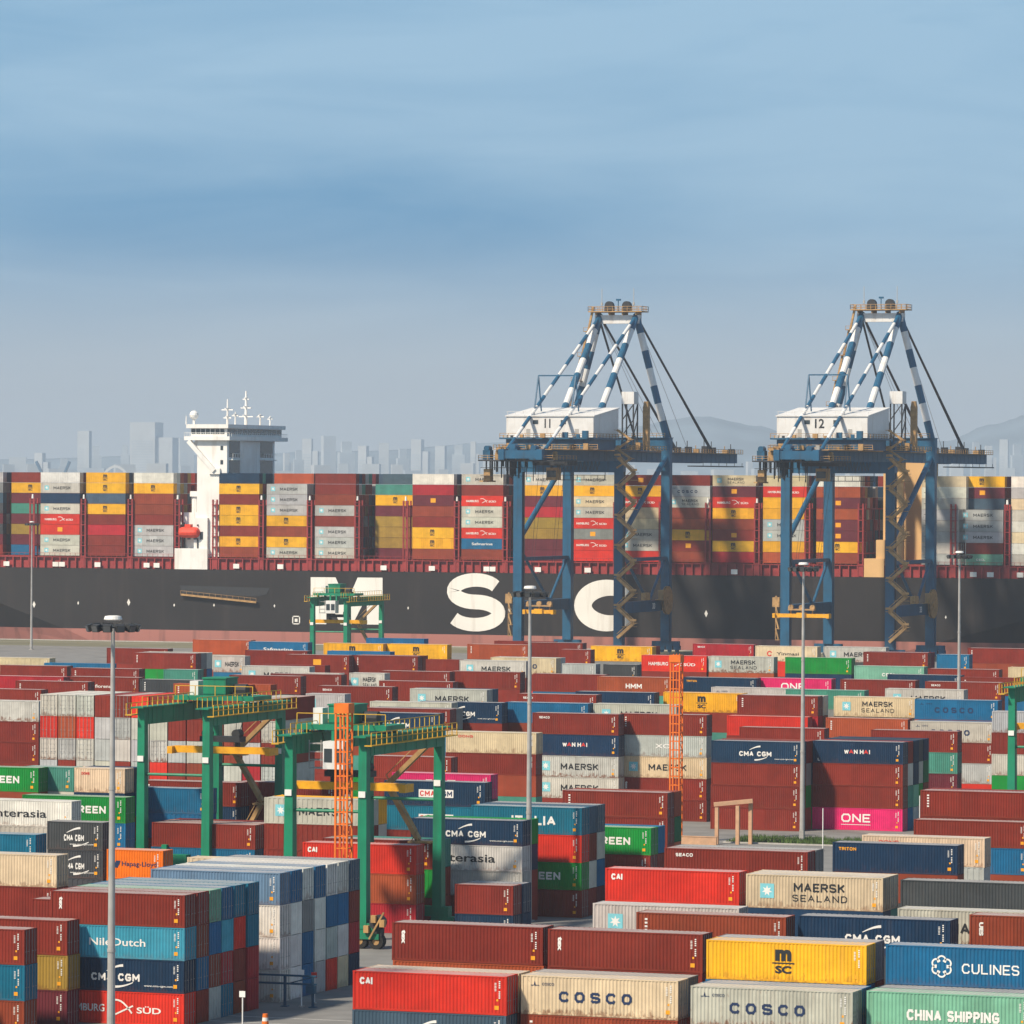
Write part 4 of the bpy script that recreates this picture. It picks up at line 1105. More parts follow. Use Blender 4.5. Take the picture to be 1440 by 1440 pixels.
# lifeboat station below the house
l0, l1 = bu(246), bu(292)
b = MB(); b.box(l0, l1, VH-0.02, VH+6, ZD+0.03, ZD+5.9); b.box(l0+5.6, l1-0.3, VH+0.6, VH+7, ZD+5.9, ZD+14.5); b.box(l0+0.5, l0+5.5, VH+3, VH+6, ZD+5.9, ZD+16)
b.box(l1-2.3, l1-1.5, VH-0.06, VH-0.02, ZD+0.2, ZD+2.4)
sbuild(b, 'boat_station', M['swhite'])
for q in range(3):
    b = MB(); b.box(l1-2.6-q*1.9, l1-1.6-q*1.9, VH+0.55, VH+0.62, ZD+8.4, ZD+10.6); sbuild(b, 'window', M['glass'])
b = MB(); c0, c1 = bu(251), bu(281); zz = ZD+10.4; n_ = 12
for i in range(n_):
    t0, t1 = i/n_, (i+1)/n_
    r0 = 1.55*math.sqrt(max(0.02, 1-(2*t0-1)**6)); r1 = 1.55*math.sqrt(max(0.02, 1-(2*t1-1)**6))
    b.tube((c0+(c1-c0)*t0, VH+0.2, zz), (c0+(c1-c0)*t1, VH+0.2, zz), r0, r1, 12, i in (0, n_-1))
b.box(c0+2.2, c0+4.0, VH-0.6, VH+1.0, zz+1.4, zz+2.3)
sbuild(b, 'lifeboat', M['boat'])
b = MB()
for xx in (c0+0.8, c1-0.8): b.bar((xx, VH+2.6, ZD+5.9), (xx, VH+2.2, zz+2.6), 0.4); b.bar((xx, VH+2.2, zz+2.6), (xx, VH+0.2, zz+2.0), 0.35); b.bar((xx, VH+0.5, ZD+5.9), (xx, VH+0.5, zz-1.6), 0.35)
sbuild(b, 'davit', M['cdark'])
b = MB(); b.tube((h0-1.5, VH+4, ZD+12), (h0-1.5, VH+4, ZD+21), 1.1, 1.1, 10); b.box(h0-2.6, h0-0.1, VH+2.5, VH+6, ZD+20.5, ZD+22); sbuild(b, 'vent_trunk', M['swhite'])
# funnel casing at the stern
b = MB(); f0, f1 = bu(1237), bu(1283)
b.box(f0+3.0, f1-0.5, VH+14, VH+28, ZD+3.6, 52); b.box(f0-0.4, f0+0.8, VH+5, VH+8, ZD+3.6, 55)
fn = sbuild(b, 'funnel_casing', M['beige'])
b = MB(); uu = bu(1266, 700, VH+4); b.tube((uu, VH+4, ZD+3.6), (uu, VH+4, 51), 1.1, 1.1, 12); b.tube((uu, VH+4, 46), (uu, VH+4, 51.5), 1.5, 1.5, 12)
for k in range(9): b.tube((uu, VH+4, 26+k*2.6), (uu, VH+4, 26.25+k*2.6), 1.3, 1.3, 12)
b.v = [tuple(Vector(p)-SO) for p in b.v]; b.build('exhaust_pipe', M['beige'], fn)
b = MB(); b.box(bu(1215, 800), bu(1243, 800), VH-0.02, VH+5, ZD+0.03, ZD+5.0); b.box(bu(1231, 800), bu(1243, 800), VH+0.5, VH+4, ZD+5.0, ZD+10.0); sbuild(b, 'stores_house', M['beige'])

# ================================================================== QUAY CRANES
def stripes(root, p, q, r, n, first, name):
    p = Vector(p); q = Vector(q)
    a = MB(); a.tube(p, q, r, r, 12); o = a.build(name, M['cwhite'], root)
    for i in range(n):
        if (i + first) % 2: 
            b = MB(); b.tube(p+(q-p)*(i/n), p+(q-p)*((i+1)/n), r+0.025, r+0.025, 12); b.build('blue_band', M['cblue'], o)
def quay_crane(u_left, number, label, spread, sp_u):
    W_, G_ = 29.3, 41.0
    root = empty('quay_crane', (u_left + W_/2*0.951, VL, 2.2)); root.scale = (0.951,)*3; tag(root, label, 'crane', 'blue quay cranes')
    hw = W_/2
    zg0, zg1 = 51.4, 54.2
    for su in (-1, 1):
        for vv, nm in ((0, 'leg'), (G_, 'leg')):
            b = MB(); b.box(su*hw-1.25, su*hw+1.25, vv-1.2, vv+1.2, 0.9, zg0-0.1 if vv == 0 else 57.5)
            for z in range(8, 50, 6): b.box(su*hw-1.29, su*hw+1.29, vv-1.24, vv+1.24, z, z+0.12)
            b.build('leg', M['cblue'], root)
            b = MB()
            for k in range(4):
                b.box(su*hw-4.2+k*2.2, su*hw-2.4+k*2.2, vv-0.7, vv+0.7, -1.55, -0.4)
                b.tube((su*hw-3.3+k*2.2, vv-0.35, -1.75), (su*hw-3.3+k*2.2, vv+0.35, -1.75), 0.52, 0.52, 14)
            b.box(su*hw-4.0, su*hw+4.0, vv-0.6, vv+0.6, -0.4, 0.9)
            b.build('bogie', M['cblue'], root)
        # side frame: portal beam, tie, braces
        b = MB(); b.box(su*hw-1.0, su*hw+1.0, 1.2, G_-1.2, 9.6, 12.6); pb = b.build('portal_beam', M['cblue'], root)
        if su > 0:
            b = MB()
            vs, fs = text_geo('33', 1.7, None, 0.04)
            b.v = [(hw+1.012, 27 + a[0]*1.2, 11.1 + a[1]) for a in vs]; b.f = list(fs); b.build('lettering', M['white'], pb)
        b = MB(); b.bar((su*hw, 1.2, 24.2), (su*hw, G_-1.2, 24.2), 1.0); b.build('tie_beam', M['cblue'], root)
        for p_, q_, r_ in (((su*hw, 1.0, 30), (su*hw, G_-1.0, 52.5), 0.75), ((su*hw, 1.0, 27), (su*hw, 24, 12.7), 0.42), ((su*hw, G_-1.0, 24.2), (su*hw, 26, 12.7), 0.42)):
            b = MB(); b.tube(p_, q_, r_, r_, 10); b.build('brace', M['cblue'], root)
    for vv, z0, z1 in ((0, zg0-3.2, zg0-0.2), (G_, 54.8, 58.0)):
        b = MB(); b.box(-hw-1.3, hw+1.3, vv-1.3, vv+1.3, z0, z1)
        if vv: b.box(-hw-1.4, hw+1.4, vv-1.8, vv+1.8, z1, z1+0.18)
        b.build('cross_beam', M['cblue'], root)
    # girders from the back reach out over the ship
    for su in (-1, 1):
        b = MB(); b.box(su*5.4-0.8, su*5.4+0.8, -40, 134, zg0, zg1)
        for k in range(38): b.box(su*5.4-0.86, su*5.4+0.86, -39+k*4.6, -38.8+k*4.6, zg0-0.05, zg1+0.05)
        b.build('girder', M['cblue'], root)
    b = MB()
    for vv in (-39, -20, 20, 62, 98, 133): b.box(-4.6, 4.6, vv-0.7, vv+0.7, zg0+0.3, zg1-0.3)
    b.build('girder_tie', M['cblue'], root)
    def railing(path, name='railing', hgt=1.15, step=2.4):
        b = MB()
        for p_, q_ in zip(path, path[1:]):
            p_ = Vector(p_); q_ = Vector(q_); L = (q_-p_).length; n = max(1, int(L/step))
            for k in range(n+1): a = p_+(q_-p_)*(k/n); b.bar(a, a+Vector((0,0,hgt)), 0.13)
            for z in (0.55, hgt): b.bar(p_+Vector((0,0,z)), q_+Vector((0,0,z)), 0.12)
        b.build(name, M['ctan'], root)
    b = MB()
    for su in (-1, 1): b.box(su*7.4-1.0, su*7.4+1.0, -38, 133, zg1-0.1, zg1+0.08)
    b.build('walkway', M['ctan'], root)
    railing([(8.3, -38, zg1), (8.3, 133, zg1)]); railing([(-8.3, -38, zg1), (-8.3, 133, zg1)])
    # machinery house with its mono-pitch roof
    b = MB(); n = 0
    x0, x1, y0, y1, z0 = -12.3, 12.8, -17, 4, 57.6
    b.v = [(x0,y0,z0),(x1,y0,z0),(x1,y1,z0),(x0,y1,z0),(x0,y0,63.2),(x1,y0,63.2),(x1,y1,65.6),(x0,y1,65.6)]
    b.f = [(0,3,2,1),(0,1,5,4),(1,2,6,5),(2,3,7,6),(3,0,4,7),(4,5,6,7)]
    hs = b.build('machinery_house', M['cwhite'], root)
    b = MB(); b.v = [(x0-0.3,y0-0.3,63.25),(x1+0.3,y0-0.3,63.25),(x1+0.3,y1+0.3,65.75),(x0-0.3,y1+0.3,65.75),(x0-0.3,y0-0.3,63.5),(x1+0.3,y0-0.3,63.5),(x1+0.3,y1+0.3,66.0),(x0-0.3,y1+0.3,66.0)]
    b.f = [(0,3,2,1),(0,1,5,4),(1,2,6,5),(2,3,7,6),(3,0,4,7),(4,5,6,7)]; b.build('roof', M['cwhite'], hs)
    for a in (-4.6, 3.4):
        b = MB(); b.box(a, a+1.5, y0-0.05, y0+0.02, 61.2, 62.3); b.build('window', M['glass'], hs)
    for a in (-6.5, 7.5):
        b = MB(); b.box(a, a+1.1, y0-0.06, y0+0.02, 57.65, 59.9); b.build('door', M['galv'], hs)
    b = MB(); add_text(b, number, -0.4, 61.4, 2.5, 2.6 if number == '12' else 1.7, 0.02, y=y0-0.04); b.build('lettering', M['black'], hs)
    b = MB()
    for k in range(12):
        a = x0+0.3+k*2.27; b.bar((a, y0+0.2, 63.5), (a, y0+0.2, 64.6), 0.09)
    b.bar((x0, y0+0.2, 64.6), (x1, y0+0.2, 64.6), 0.09); b.build('railing', M['cwhite'], hs)
    b = MB(); b.box(-13.6, 13.6, -19, 5, 57.1, 57.5); b.box(-12, 12, -18, 4, 54.3, 57.1); b.build('house_base', M['cblue'], root)
    railing([(-13.5, -18.9, 57.5), (13.5, -18.9, 57.5), (13.5, 4.9, 57.5)])
    # rear platform with winches at the landside end
    b = MB(); b.box(-12.5, 9, -38.5, -19, zg0-0.4, zg0-0.05); b.build('rear_platform', M['cdark'], root)
    railing([(-12.4, -38.4, zg0), (8.9, -38.4, zg0), (8.9, -19.4, zg0)]); railing([(-12.4, -38.4, zg0), (-12.4, -19.4, zg0)])
    for a, v_, m_, sz in ((-11.5, -37.5, 'cblue', 2.6), (-8.6, -36, 'ctan', 1.7), (-4.4, -37, 'cblue', 3.0), (-1.0, -37.5, 'ctan', 1.6), (1.2, -36, 'cblue', 2.7), (-11, -29, 'ctan', 2.4), (-8, -26, 'cdark', 2.0), (7.0, -34, 'ctan', 1.5)):
        b = MB(); b.box(a, a+sz*0.8, v_, v_+sz, zg0, zg0+sz); b.tube((a+sz*0.4, v_-0.1, zg0+sz+0.4), (a+sz*0.4, v_+sz, zg0+sz+0.4), sz*0.3, None, 10)
        b.build('winch', M[m_], root)
    # gear hanging under the rear
    b = MB(); r2 = random.Random(5)
    for k in range(46):
        a = r2.uniform(-12, -3); v_ = r2.uniform(-38, -18); l_ = r2.uniform(1.5, 5.5); b.bar((a, v_, zg0-0.3), (a, v_, zg0-0.3-l_), r2.uniform(0.08, 0.35))
    for z in (zg0-2.2, zg0-4.4): b.box(-12, -3, -38, -20, z, z+0.12)
    b.build('hanging_frame', M['cdark'], root)
    b = MB(); b.box(-12.2, -11.2, -38, -28, zg0-6, zg0-5.6); b.box(-11.4, -9.6, -37, -35, zg0-5.6, zg0-2.5); b.build('cable_tray', M['ctan'], root)
    # trolley with the driver's cab, ropes and spreader
    tv = -12 if number == '11' else -14
    b = MB(); b.box(-5, 5, tv-4, tv+4, zg0-1.4, zg0-0.1); b.build('trolley', M['cdark'], root)
    b = MB(); b.box(-1.6, 1.4, tv-2.4, tv+1.2, zg0-5.4, zg0-2.0); cb = b.build('driver_cab', M['ctan'], root)
    b = MB(); b.box(-1.4, 1.2, tv-2.46, tv-2.4, zg0-4.6, zg0-2.8); b.build('window', M['glass'], cb)
    b = MB(); b.bar((-1.0, tv, zg0-2), (-1.0, tv, zg0-1.3), 0.5); b.bar((1.0, tv, zg0-2), (1.0, tv, zg0-1.3), 0.5); b.build('cab_hanger', M['cdark'], root)
    zs = 9.6; su0 = sp_u
    b = MB(); b.box(su0-spread/2, su0+spread/2, tv-0.5, tv-0.05, zs, zs+1.0); b.box(su0-spread/2, su0+spread/2, tv+0.05, tv+0.5, zs, zs+1.0)
    for e in (-1, 1):
        b.box(su0+e*spread/2-0.35, su0+e*spread/2+0.35, tv-1.2, tv+1.2, zs-0.15, zs+1.05)
    b.box(su0-1.2, su0+1.2, tv-1.0, tv+1.0, zs-0.05, zs+1.3)
    spd = b.build('spreader', M['cyellow'], root)
    b = MB(); b.box(su0-3.6, su0+3.6, tv-0.9, tv+0.9, zs+1.9, zs+2.3)
    for e in (-3, 0, 3): b.tube((su0+e, tv-0.5, zs+2.7), (su0+e, tv+0.5, zs+2.7), 0.7, 0.7, 12); b.bar((su0+e, tv, zs+1.0), (su0+e, tv, zs+2.0), 0.3)
    b.build('head_block', M['ctan'], spd)
    b = MB()
    for e in (-3, 3):
        for f_ in (-0.5, 0.5): b.bar((su0+e, tv+f_, zs+2.8), (su0*0.2+e, tv+f_*4, zg0-1.4), 0.07)
    b.build('hoist_rope', M['cdark'], root)
    # tower legs, apex, stays
    za = 92.5; ap = [(-5.4, G_, za), (5.4, G_, za)]
    for s_, A in zip((-1, 1), ap):
        stripes(root, (s_*hw, G_, 57.8), A, 1.0, 7, 1, 'tower_leg')
        stripes(root, (s_*5.4, -2, zg1), A, 0.95, 9, 1, 'tower_leg')
        stripes(root, (s_*5.4, -35, zg1), A, 0.48, 13, 1, 'back_stay')
        b = MB(); b.bar(A, (s_*5.4, 111, zg1+0.6), 0.46); b.bar((A[0]+0.5, A[1], A[2]-0.9), (s_*5.4+0.5, 111, zg1+0.6), 0.22); b.build('fore_stay', M['cdark'], root)
        b = MB(); b.bar((A[0], A[1], A[2]-1.5), (s_*5.4, 76, zg1+0.6), 0.46); b.build('fore_stay', M['cdark'], root)
        b = MB(); b.bar((A[0], A[1], A[2]-0.5), (s_*3.2, 96, zg1+0.4), 0.09); b.bar((A[0], A[1], A[2]-0.5), (s_*2.2, 86, zg1+0.4), 0.09); b.build('hoist_rope', M['galv'], root)
    b = MB(); b.box(-6.6, 6.6, G_-1.1, G_+1.1, za-2.2, za+0.2); b.build('apex_beam', M['cwhite'], root)
    b = MB(); b.box(-8.0, 8.0, G_-3, G_+3, za+1.0, za+1.3)
    for a in (-6, -2, 2, 6): b.box(a-0.12, a+0.12, G_-2.5, G_+2.5, za+0.2, za+1.0)
    b.build('apex_platform', M['ctan'], root)
    railing([(-8, G_-2.9, za+1.3), (8, G_-2.9, za+1.3), (8, G_+2.9, za+1.3), (-8, G_+2.9, za+1.3), (-8, G_-2.9, za+1.3)], 'railing', 1.3, 1.4)
    for a in (-2.6, 2.6):
        b = MB(); b.tube((a, G_-0.8, za+2.9), (a, G_+0.8, za+2.9), 1.25, 1.25, 14); b.box(a-1.4, a+1.4, G_-0.5, G_+0.5, za+1.3, za+2.4); b.build('sheave', M['cdark'], root)
    for a, l_ in ((-4.9, 6.4), (4.6, 6.4)):
        b = MB(); b.bar((a, G_, za+1.3), (a, G_, za+1.3+l_), 0.14); b.box(a-0.25, a+0.25, G_-0.2, G_+0.2, za+3.0, za+3.8); b.build('aerial', M['galv'], root)
    b = MB(); b.bar((0, G_, za+1.3), (0, G_, za+4.6), 0.22); b.box(-0.6, 0.7, G_-0.3, G_+0.3, za+4.3, za+4.8); b.build('davit', M['cblue'], root)
    # ladder tower beside the left tower leg
    b = MB()
    for z in range(0, 5):
        zz_ = 60+z*7; f_ = (zz_-57)/(za-57); a = -hw+ (hw-5.4)*f_ - 1.2
        b.box(a-1.6, a+1.2, G_-3, G_-1, zz_, zz_+0.2); b.box(a-1.6, a-1.5, G_-3, G_-2.9, zz_, zz_+1.2); b.box(a+1.1, a+1.2, G_-3, G_-2.9, zz_, zz_+1.2); b.box(a-1.6, a+1.2, G_-3, G_-2.92, zz_+1.1, zz_+1.2)
        b.bar((a-0.5, G_-2, zz_), (a+1.0, G_-2, zz_+7), 0.55)
    b.build('ladder', M['ctan'], root)
    # tie frame over the house roof
    b = MB()
    for a in (-5.4, 5.4): b.bar((a, -14, 64), (a, -10.5, 74.5), 0.35); b.bar((a, -8, 64.8), (a, -10.5, 74.5), 0.3)
    b.bar((-5.4, -10.5, 74.5), (5.4, -10.5, 74.5), 0.35); b.build('stay_frame', M['cblue'], root)
    # white instrument box on its lattice
    b = MB(); b.box(9.6, 13.2, 16, 20, 67.2, 70.6); bx_ = b.build('instrument_box', M['cwhite'], root)
    b = MB()
    for a in (9.8, 13.0):
        for v_ in (16.2, 19.8): b.bar((a, v_, zg1), (a, v_, 67.2), 0.35)
    for k in range(3):
        z = zg1+k*4.3; b.bar((9.8, 16.2, z), (13.0, 16.2, z+4.3), 0.25); b.bar((13, 16.2, z), (13, 19.8, z+4.3), 0.25)
    b.build('lattice', M['cdark'], bx_)
    b = MB(); b.box(13.8, 15.4, 22, 23.6, zg1, 66.5); b.tube((14.6, 22.8, 66.5), (14.6, 22.8, 68), 1.0, 0.7, 8); b.build('lift_tower', M['ctan'], root)
    b = MB(); b.box(9, 16.5, 12, 26, zg1-0.1, zg1+0.15)
    b.build('side_platform', M['cblue'], root); railing([(9, 12, zg1+0.15), (16.5, 12, zg1+0.15), (16.5, 26, zg1+0.15)])
    # gear on the boom top
    for v_, s2 in ((56, 1.6), (62, 2.4), (70, 1.5), (78, 2.0), (88, 2.2), (96, 1.4), (104, 2.6), (111, 2.2), (124, 1.4), (130, 1.8)):
        b = MB(); b.box(4.6, 6.2, v_, v_+s2, zg1, zg1+s2*0.8); b.bar((5.4, v_, zg1), (5.4, v_, zg1+s2*1.6), 0.2); b.build('boom_gear', M['ctan' if s2 < 1.8 else 'cdark'], root)
    b = MB(); b.box(4.2, 9.2, 92, 131, zg0-1.2, zg0-0.9)
    for k in range(6): b.bar((9, 92+k*7.6, zg0-1.0), (9, 92+k*7.6, zg0), 0.12)
    b.build('boom_walkway', M['cdark'], root)
    # zigzag stair on the landside leg
    z = 3.0; k = 0; stair = MB()
    while z < zg0-2:
        xa, xb = (hw+0.3, hw+5.0) if k % 2 == 0 else (hw+5.0, hw+0.3)
        stair.bar((xa, -2.2, z), (xb, -2.2, z+4.1), 1.0, 0.8); stair.bar((xa, -2.75, z+1.1), (xb, -2.75, z+5.2), 0.16)
        stair.box(min(xb, hw+5.0)-0.9, xb+0.9, -2.9, -1.3, z+4.0, z+4.15); stair.box(xb-0.9, xb+0.9, -2.92, -2.84, z+4.6, z+5.2)
        z += 4.1; k += 1
    for zz_ in range(6, 50, 8): stair.box(hw+1.2, hw+5.6, -1.4, -1.2, zz_, zz_+0.15)
    stair.build('stair', M['ctan'], root)
    b = MB()
    for z in range(3, 14, 3): b.box(-hw-2.6, -hw-1.3, -1.4, 0.4, z, z+0.2); b.bar((-hw-2.5, -1.4, z), (-hw-2.5, -1.4, z+3), 0.15); b.bar((-hw-1.6, -1.4, z), (-hw-2.4, -1.4, z+3), 0.4)
    b.box(-hw-3.4, -hw-1.4, -1.5, 0.8, 12, 14.6); b.build('access_ladder', M['ctan'], root)
    r5 = random.Random(31)
    for k in range(30):
        a = r5.uniform(-13, 13); v_ = r5.uniform(-24, -19.2); z = r5.choice((zg1, zg1+0.1, 57.5)); s2 = r5.uniform(0.5, 1.7)
        b = MB(); b.box(a, a+s2, v_, v_+0.8, z, z+s2*r5.uniform(0.6, 1.4)); b.build('deck_gear', M[r5.choice(('ctan', 'cdark', 'cblue', 'ctan', 'galv'))], root)
    for k in range(16):
        a = r5.uniform(8.5, 15); v_ = r5.uniform(6, 40); s2 = r5.uniform(0.5, 1.8)
        b = MB(); b.box(a, a+s2*0.8, v_, v_+s2, zg1+0.2, zg1+0.2+s2*r5.uniform(0.7, 1.8)); b.build('deck_gear', M[r5.choice(('ctan', 'cdark', 'cblue', 'ctan'))], root)
    b = MB()
    for v_ in (-21, 6, 10, 26, 34): b.box(-9.5, 15.5, v_, v_+1.2, zg1+0.15, zg1+0.3)
    b.build('cross_walkway', M['ctan'], root)
    railing([(-13, -21, zg1+0.3), (15.4, -21, zg1+0.3)]); railing([(15.4, 6, zg1+0.3), (15.4, 38, zg1+0.3)]); railing([(-hw, G_-1.9, 58.2), (hw, G_-1.9, 58.2)]); railing([(-14.5, -6, zg0-0.4), (-14.5, 8, zg0-0.4)])
    for su in (-1, 1):
        b = MB(); b.box(su*hw+1.26, su*hw+1.40, -0.3, 0.5, 3, zg0-3); b.build('cable_run', M['cdark'], root)
        b = MB(); b.box(su*hw-1.5, su*hw-1.26, G_-0.6, G_+0.6, 6, 54)
        for k in range(16): b.box(su*hw-1.9, su*hw-1.26, G_-0.7, G_+0.7, 7+k*3, 7.12+k*3)
        b.build('leg_ladder', M['cdark'], root)
    b = MB()
    for k in range(14): b.bar((9.3, -36+k*3.1, zg0-0.2), (9.3, -34.5+k*3.1, zg0-2.6), 0.10); b.bar((9.3, -34.5+k*3.1, zg0-2.6), (9.3, -32.9+k*3.1, zg0-0.2), 0.10)
    b.build('festoon_cable', M['cdark'], root)
    # upper stair flights to the house
    b = MB(); z = zg0-2
    for k in range(4):
        xa, xb = (hw-0.5, hw+3.5) if k % 2 == 0 else (hw+3.5, hw-0.5)
        b.bar((xa, -1.0, z), (xb, -1.0, z+2.6), 0.9, 0.5); b.box(xb-0.8, xb+0.8, -1.7, -0.2, z+2.5, z+2.65); z += 2.6
    b.build('stair', M['ctan'], root)
    # cable reel
    b = MB()
    for e in (0, 0.55): b.tube((hw+1.6+e, 36, 12.5), (hw+1.8+e, 36, 12.5), 4.0, 4.0, 28)
    b.tube((hw+1.2, 36, 12.5), (hw+2.6, 36, 12.5), 1.3, 1.3, 16); b.box(hw+1.0, hw+1.6, 35.4, 36.6, 9, 13); b.build('cable_reel', M['ctan'], root)
    b = MB(); b.box(hw+1.05, hw+3.4, 28, 34, 12.7, 12.9); b.box(hw+1.3, hw+2.8, 30, 33, 12.9, 15.5); b.box(hw+1.3, hw+2.6, 15, 19, 12.9, 15.0); b.build('reel_drive', M['ctan'], root)
    # catwalk hung below the girders
    b = MB(); b.box(-6.5, 7.5, 8, 9.4, zg0-5.4, zg0-5.2)
    for k in range(8): b.bar((-6.5+k*2, 8.0, zg0-5.3), (-6.5+k*2, 8.0, zg0-4.0), 0.12)
    b.bar((-6.5, 8, zg0-4), (7.5, 8, zg0-4), 0.12)
    for a in (-6.4, -4.6, 7.4): b.bar((a, 8.7, zg0-5.2), (a, 8.7, zg0), 0.16)
    b.build('catwalk', M['cdark'], root)
    return root
ul = at_v(729.5, 800, VL)[0]; quay_crane(ul, '11', 'blue quay crane numbered 11, nearer the middle of the ship', 8.2, -4.3)
ul = at_v(1105.5, 800, VL)[0]; quay_crane(ul, '12', 'blue quay crane numbered 12, right-hand one before the beige funnel', 15.0, -6.0)

# ================================================================== YARD GANTRIES
def yard_gantry(x, y, label, span=20.4, base=7.7, trolley_v=9.0, cab=True, mach=True, stair=True, right_px=None, detail=True):
    ZT = 20.5
    u0, v0 = at_z(x, y, ZT)
    root = empty('yard_gantry', (u0, v0, 0)); tag(root, label, 'gantry crane', 'green yard gantries')
    for iu, uu in enumerate((0, base)):
        for vv in (0, span):
            b = MB(); n = len(b.v)
            a0, a1 = 0.50, 0.40
            for z, a in ((1.9, a0), (ZT, a1)):
                b.v += [(uu-a, vv-a*1.2, z), (uu+a, vv-a*1.2, z), (uu+a, vv+a*1.2, z), (uu-a, vv+a*1.2, z)]
            b.f = [(0,3,2,1),(4,5,6,7),(0,1,5,4),(1,2,6,5),(2,3,7,6),(3,0,4,7)]
            lg = b.build('leg', M['green'], root)
            b = MB(); b.box(uu-0.35, uu+0.35, vv-0.66, vv-0.54, 14.6, 15.2); b.build('number_plate', M['white'], lg)
        b = MB(); b.box(uu-0.45, uu+0.45, 0.5, span-0.5, ZT-1.9, ZT-0.1); b.box(uu-0.75, uu+0.75, -1.6, span+1.6, ZT-0.1, ZT+0.05)
        for k in range(7): b.box(uu-0.49, uu+0.49, 1.5+k*2.8, 1.62+k*2.8, ZT-1.9, ZT-0.1)
        b.build('girder', M['green'], root)
        side = 1 if iu else -1
        b = MB(); wx = uu+side*1.3
        b.box(min(uu+side*0.62, wx+side*0.1), max(uu+side*0.62, wx+side*0.1), -1.6, span+1.6, ZT-0.9, ZT-0.8)
        for k in range(18): b.bar((wx, -1.5+k*(span+3)/17, ZT-0.8), (wx, -1.5+k*(span+3)/17, ZT+0.4), 0.08)
        for z in (-0.2, 0.4): b.bar((wx, -1.5, ZT+z), (wx, span+1.5, ZT+z), 0.07)
        for k in range(18): b.bar((uu-side*0.6, -1.5+k*(span+3)/17, ZT), (uu-side*0.6, -1.5+k*(span+3)/17, ZT+1.15), 0.07)
        b.bar((uu-side*0.6, -1.5, ZT+1.15), (uu-side*0.6, span+1.5, ZT+1.15), 0.07)
        b.build('railing', M['railyellow'], root)
    for vv in (0, span):
        b = MB(); b.box(-1.2, base+1.2, vv-0.55, vv+0.55, 1.5, 2.5); b.build('sill_beam', M['green'], root)
        b = MB(); b.tube((0, vv, 13.2), (base, vv, 13.2), 0.16, 0.16, 8); b.build('tie_rod', M['green'], root)
        for uu in (-0.6, base+0.6):
            for e in (-0.85, 0.85):
                b = MB(); b.tube((uu+e, vv-0.45, 0.75), (uu+e, vv+0.45, 0.75), 0.75, 0.75, 18); w_ = b.build('wheel', M['tyre'], root)
                b = MB(); b.tube((uu+e, vv-0.47, 0.75), (uu+e, vv+0.47, 0.75), 0.35, 0.35, 10); b.build('rim', M['ctan'], w_)
            b = MB(); b.box(uu-1.2, uu+1.2, vv-0.6, vv+0.6, 0.95, 1.5); b.build('bogie', M['green'], root)
    if stair:
        b = MB()
        for p_, q_ in (((base-0.8, span+1.3, 19.5), (1.6, span+1.3, 14.5)), ((1.6, span+1.3, 14.5), (5.0, span+1.3, 9.0)), ((5.0, span+1.3, 9.0), (1.6, span+1.3, 3.0))):
            b.bar(p_, q_, 0.8, 0.45); b.bar((p_[0], p_[1]-0.4, p_[2]+1), (q_[0], q_[1]-0.4, q_[2]+1), 0.08)
        b.box(0.4, 3.0, span+0.8, span+2.0, 14.2, 14.4); b.box(4, 6.4, span+0.8, span+2.0, 8.7, 8.9); b.build('stair', M['ctan'], root)
    # power pack on the near sill
    b = MB(); b.box(2.0, 5.6, -0.9, 0.9, 2.5, 4.6); b.box(2.4, 3.0, -0.3, 0.3, 4.6, 5.6); b.build('power_pack', M['green'], root)
    b = MB(); b.tube((base+1.5, -0.6, 2.6), (base+1.5, 0.6, 2.6), 0.7, 0.7, 16); b.box(base+0.9, base+2.0, -0.4, 0.4, 1.2, 2.0); b.build('cable_gear', M['cdark'], root)
    b = MB()
    for a, c_ in ((-0.9, 2.3), (0.6, 3.3), (2.4, 2.9)): b.box(base+a*0.5+0.8, base+a*0.5+1.3, -0.95, -0.45, c_-0.7, c_)
    b.bar((base+0.9, -0.8, 1.0), (base+2.4, -0.8, 3.6), 0.16); b.build('ladder', M['ctan'], root)
    # trolley
    tv = trolley_v
    b = MB(); b.box(-0.9, base+0.9, tv-2.6, tv+2.6, ZT+0.35, ZT+0.85); 
    for uu in (0, base):
        for e in (-2, 2): b.tube((uu-0.2, tv+e, ZT+0.25), (uu+0.2, tv+e, ZT+0.25), 0.25, None, 10)
    b.build('trolley', M['green'], root)
    if mach:
        b = MB(); b.box(2.2, 4.9, tv-1.7, tv+1.7, ZT+0.85, ZT+2.7); b.box(2.1, 5.0, tv-1.8, tv+1.8, ZT+2.7, ZT+2.85); b.build('machine_cover', M['green'], root)
        b = MB(); b.tube((5.3, tv, ZT+1.5), (6.8, tv, ZT+1.5), 0.65, None, 14); b.box(5.2, 6.9, tv-0.8, tv+0.8, ZT+0.85, ZT+1.2); b.build('winch', M['cdark'], root)
        b = MB()
        for a in (-0.8, 1.6, 4.0, 6.4, 8.5): b.bar((a, tv-2.5, ZT+0.85), (a, tv-2.5, ZT+1.95), 0.08)
        b.bar((-0.8, tv-2.5, ZT+1.95), (8.5, tv-2.5, ZT+1.95), 0.07); b.build('railing', M['railyellow'], root)
        b = MB(); b.box(0.2, 1.2, tv-0.8, tv+0.6, ZT+0.85, ZT+2.4); b.build('control_box', M['cwhite'], root)
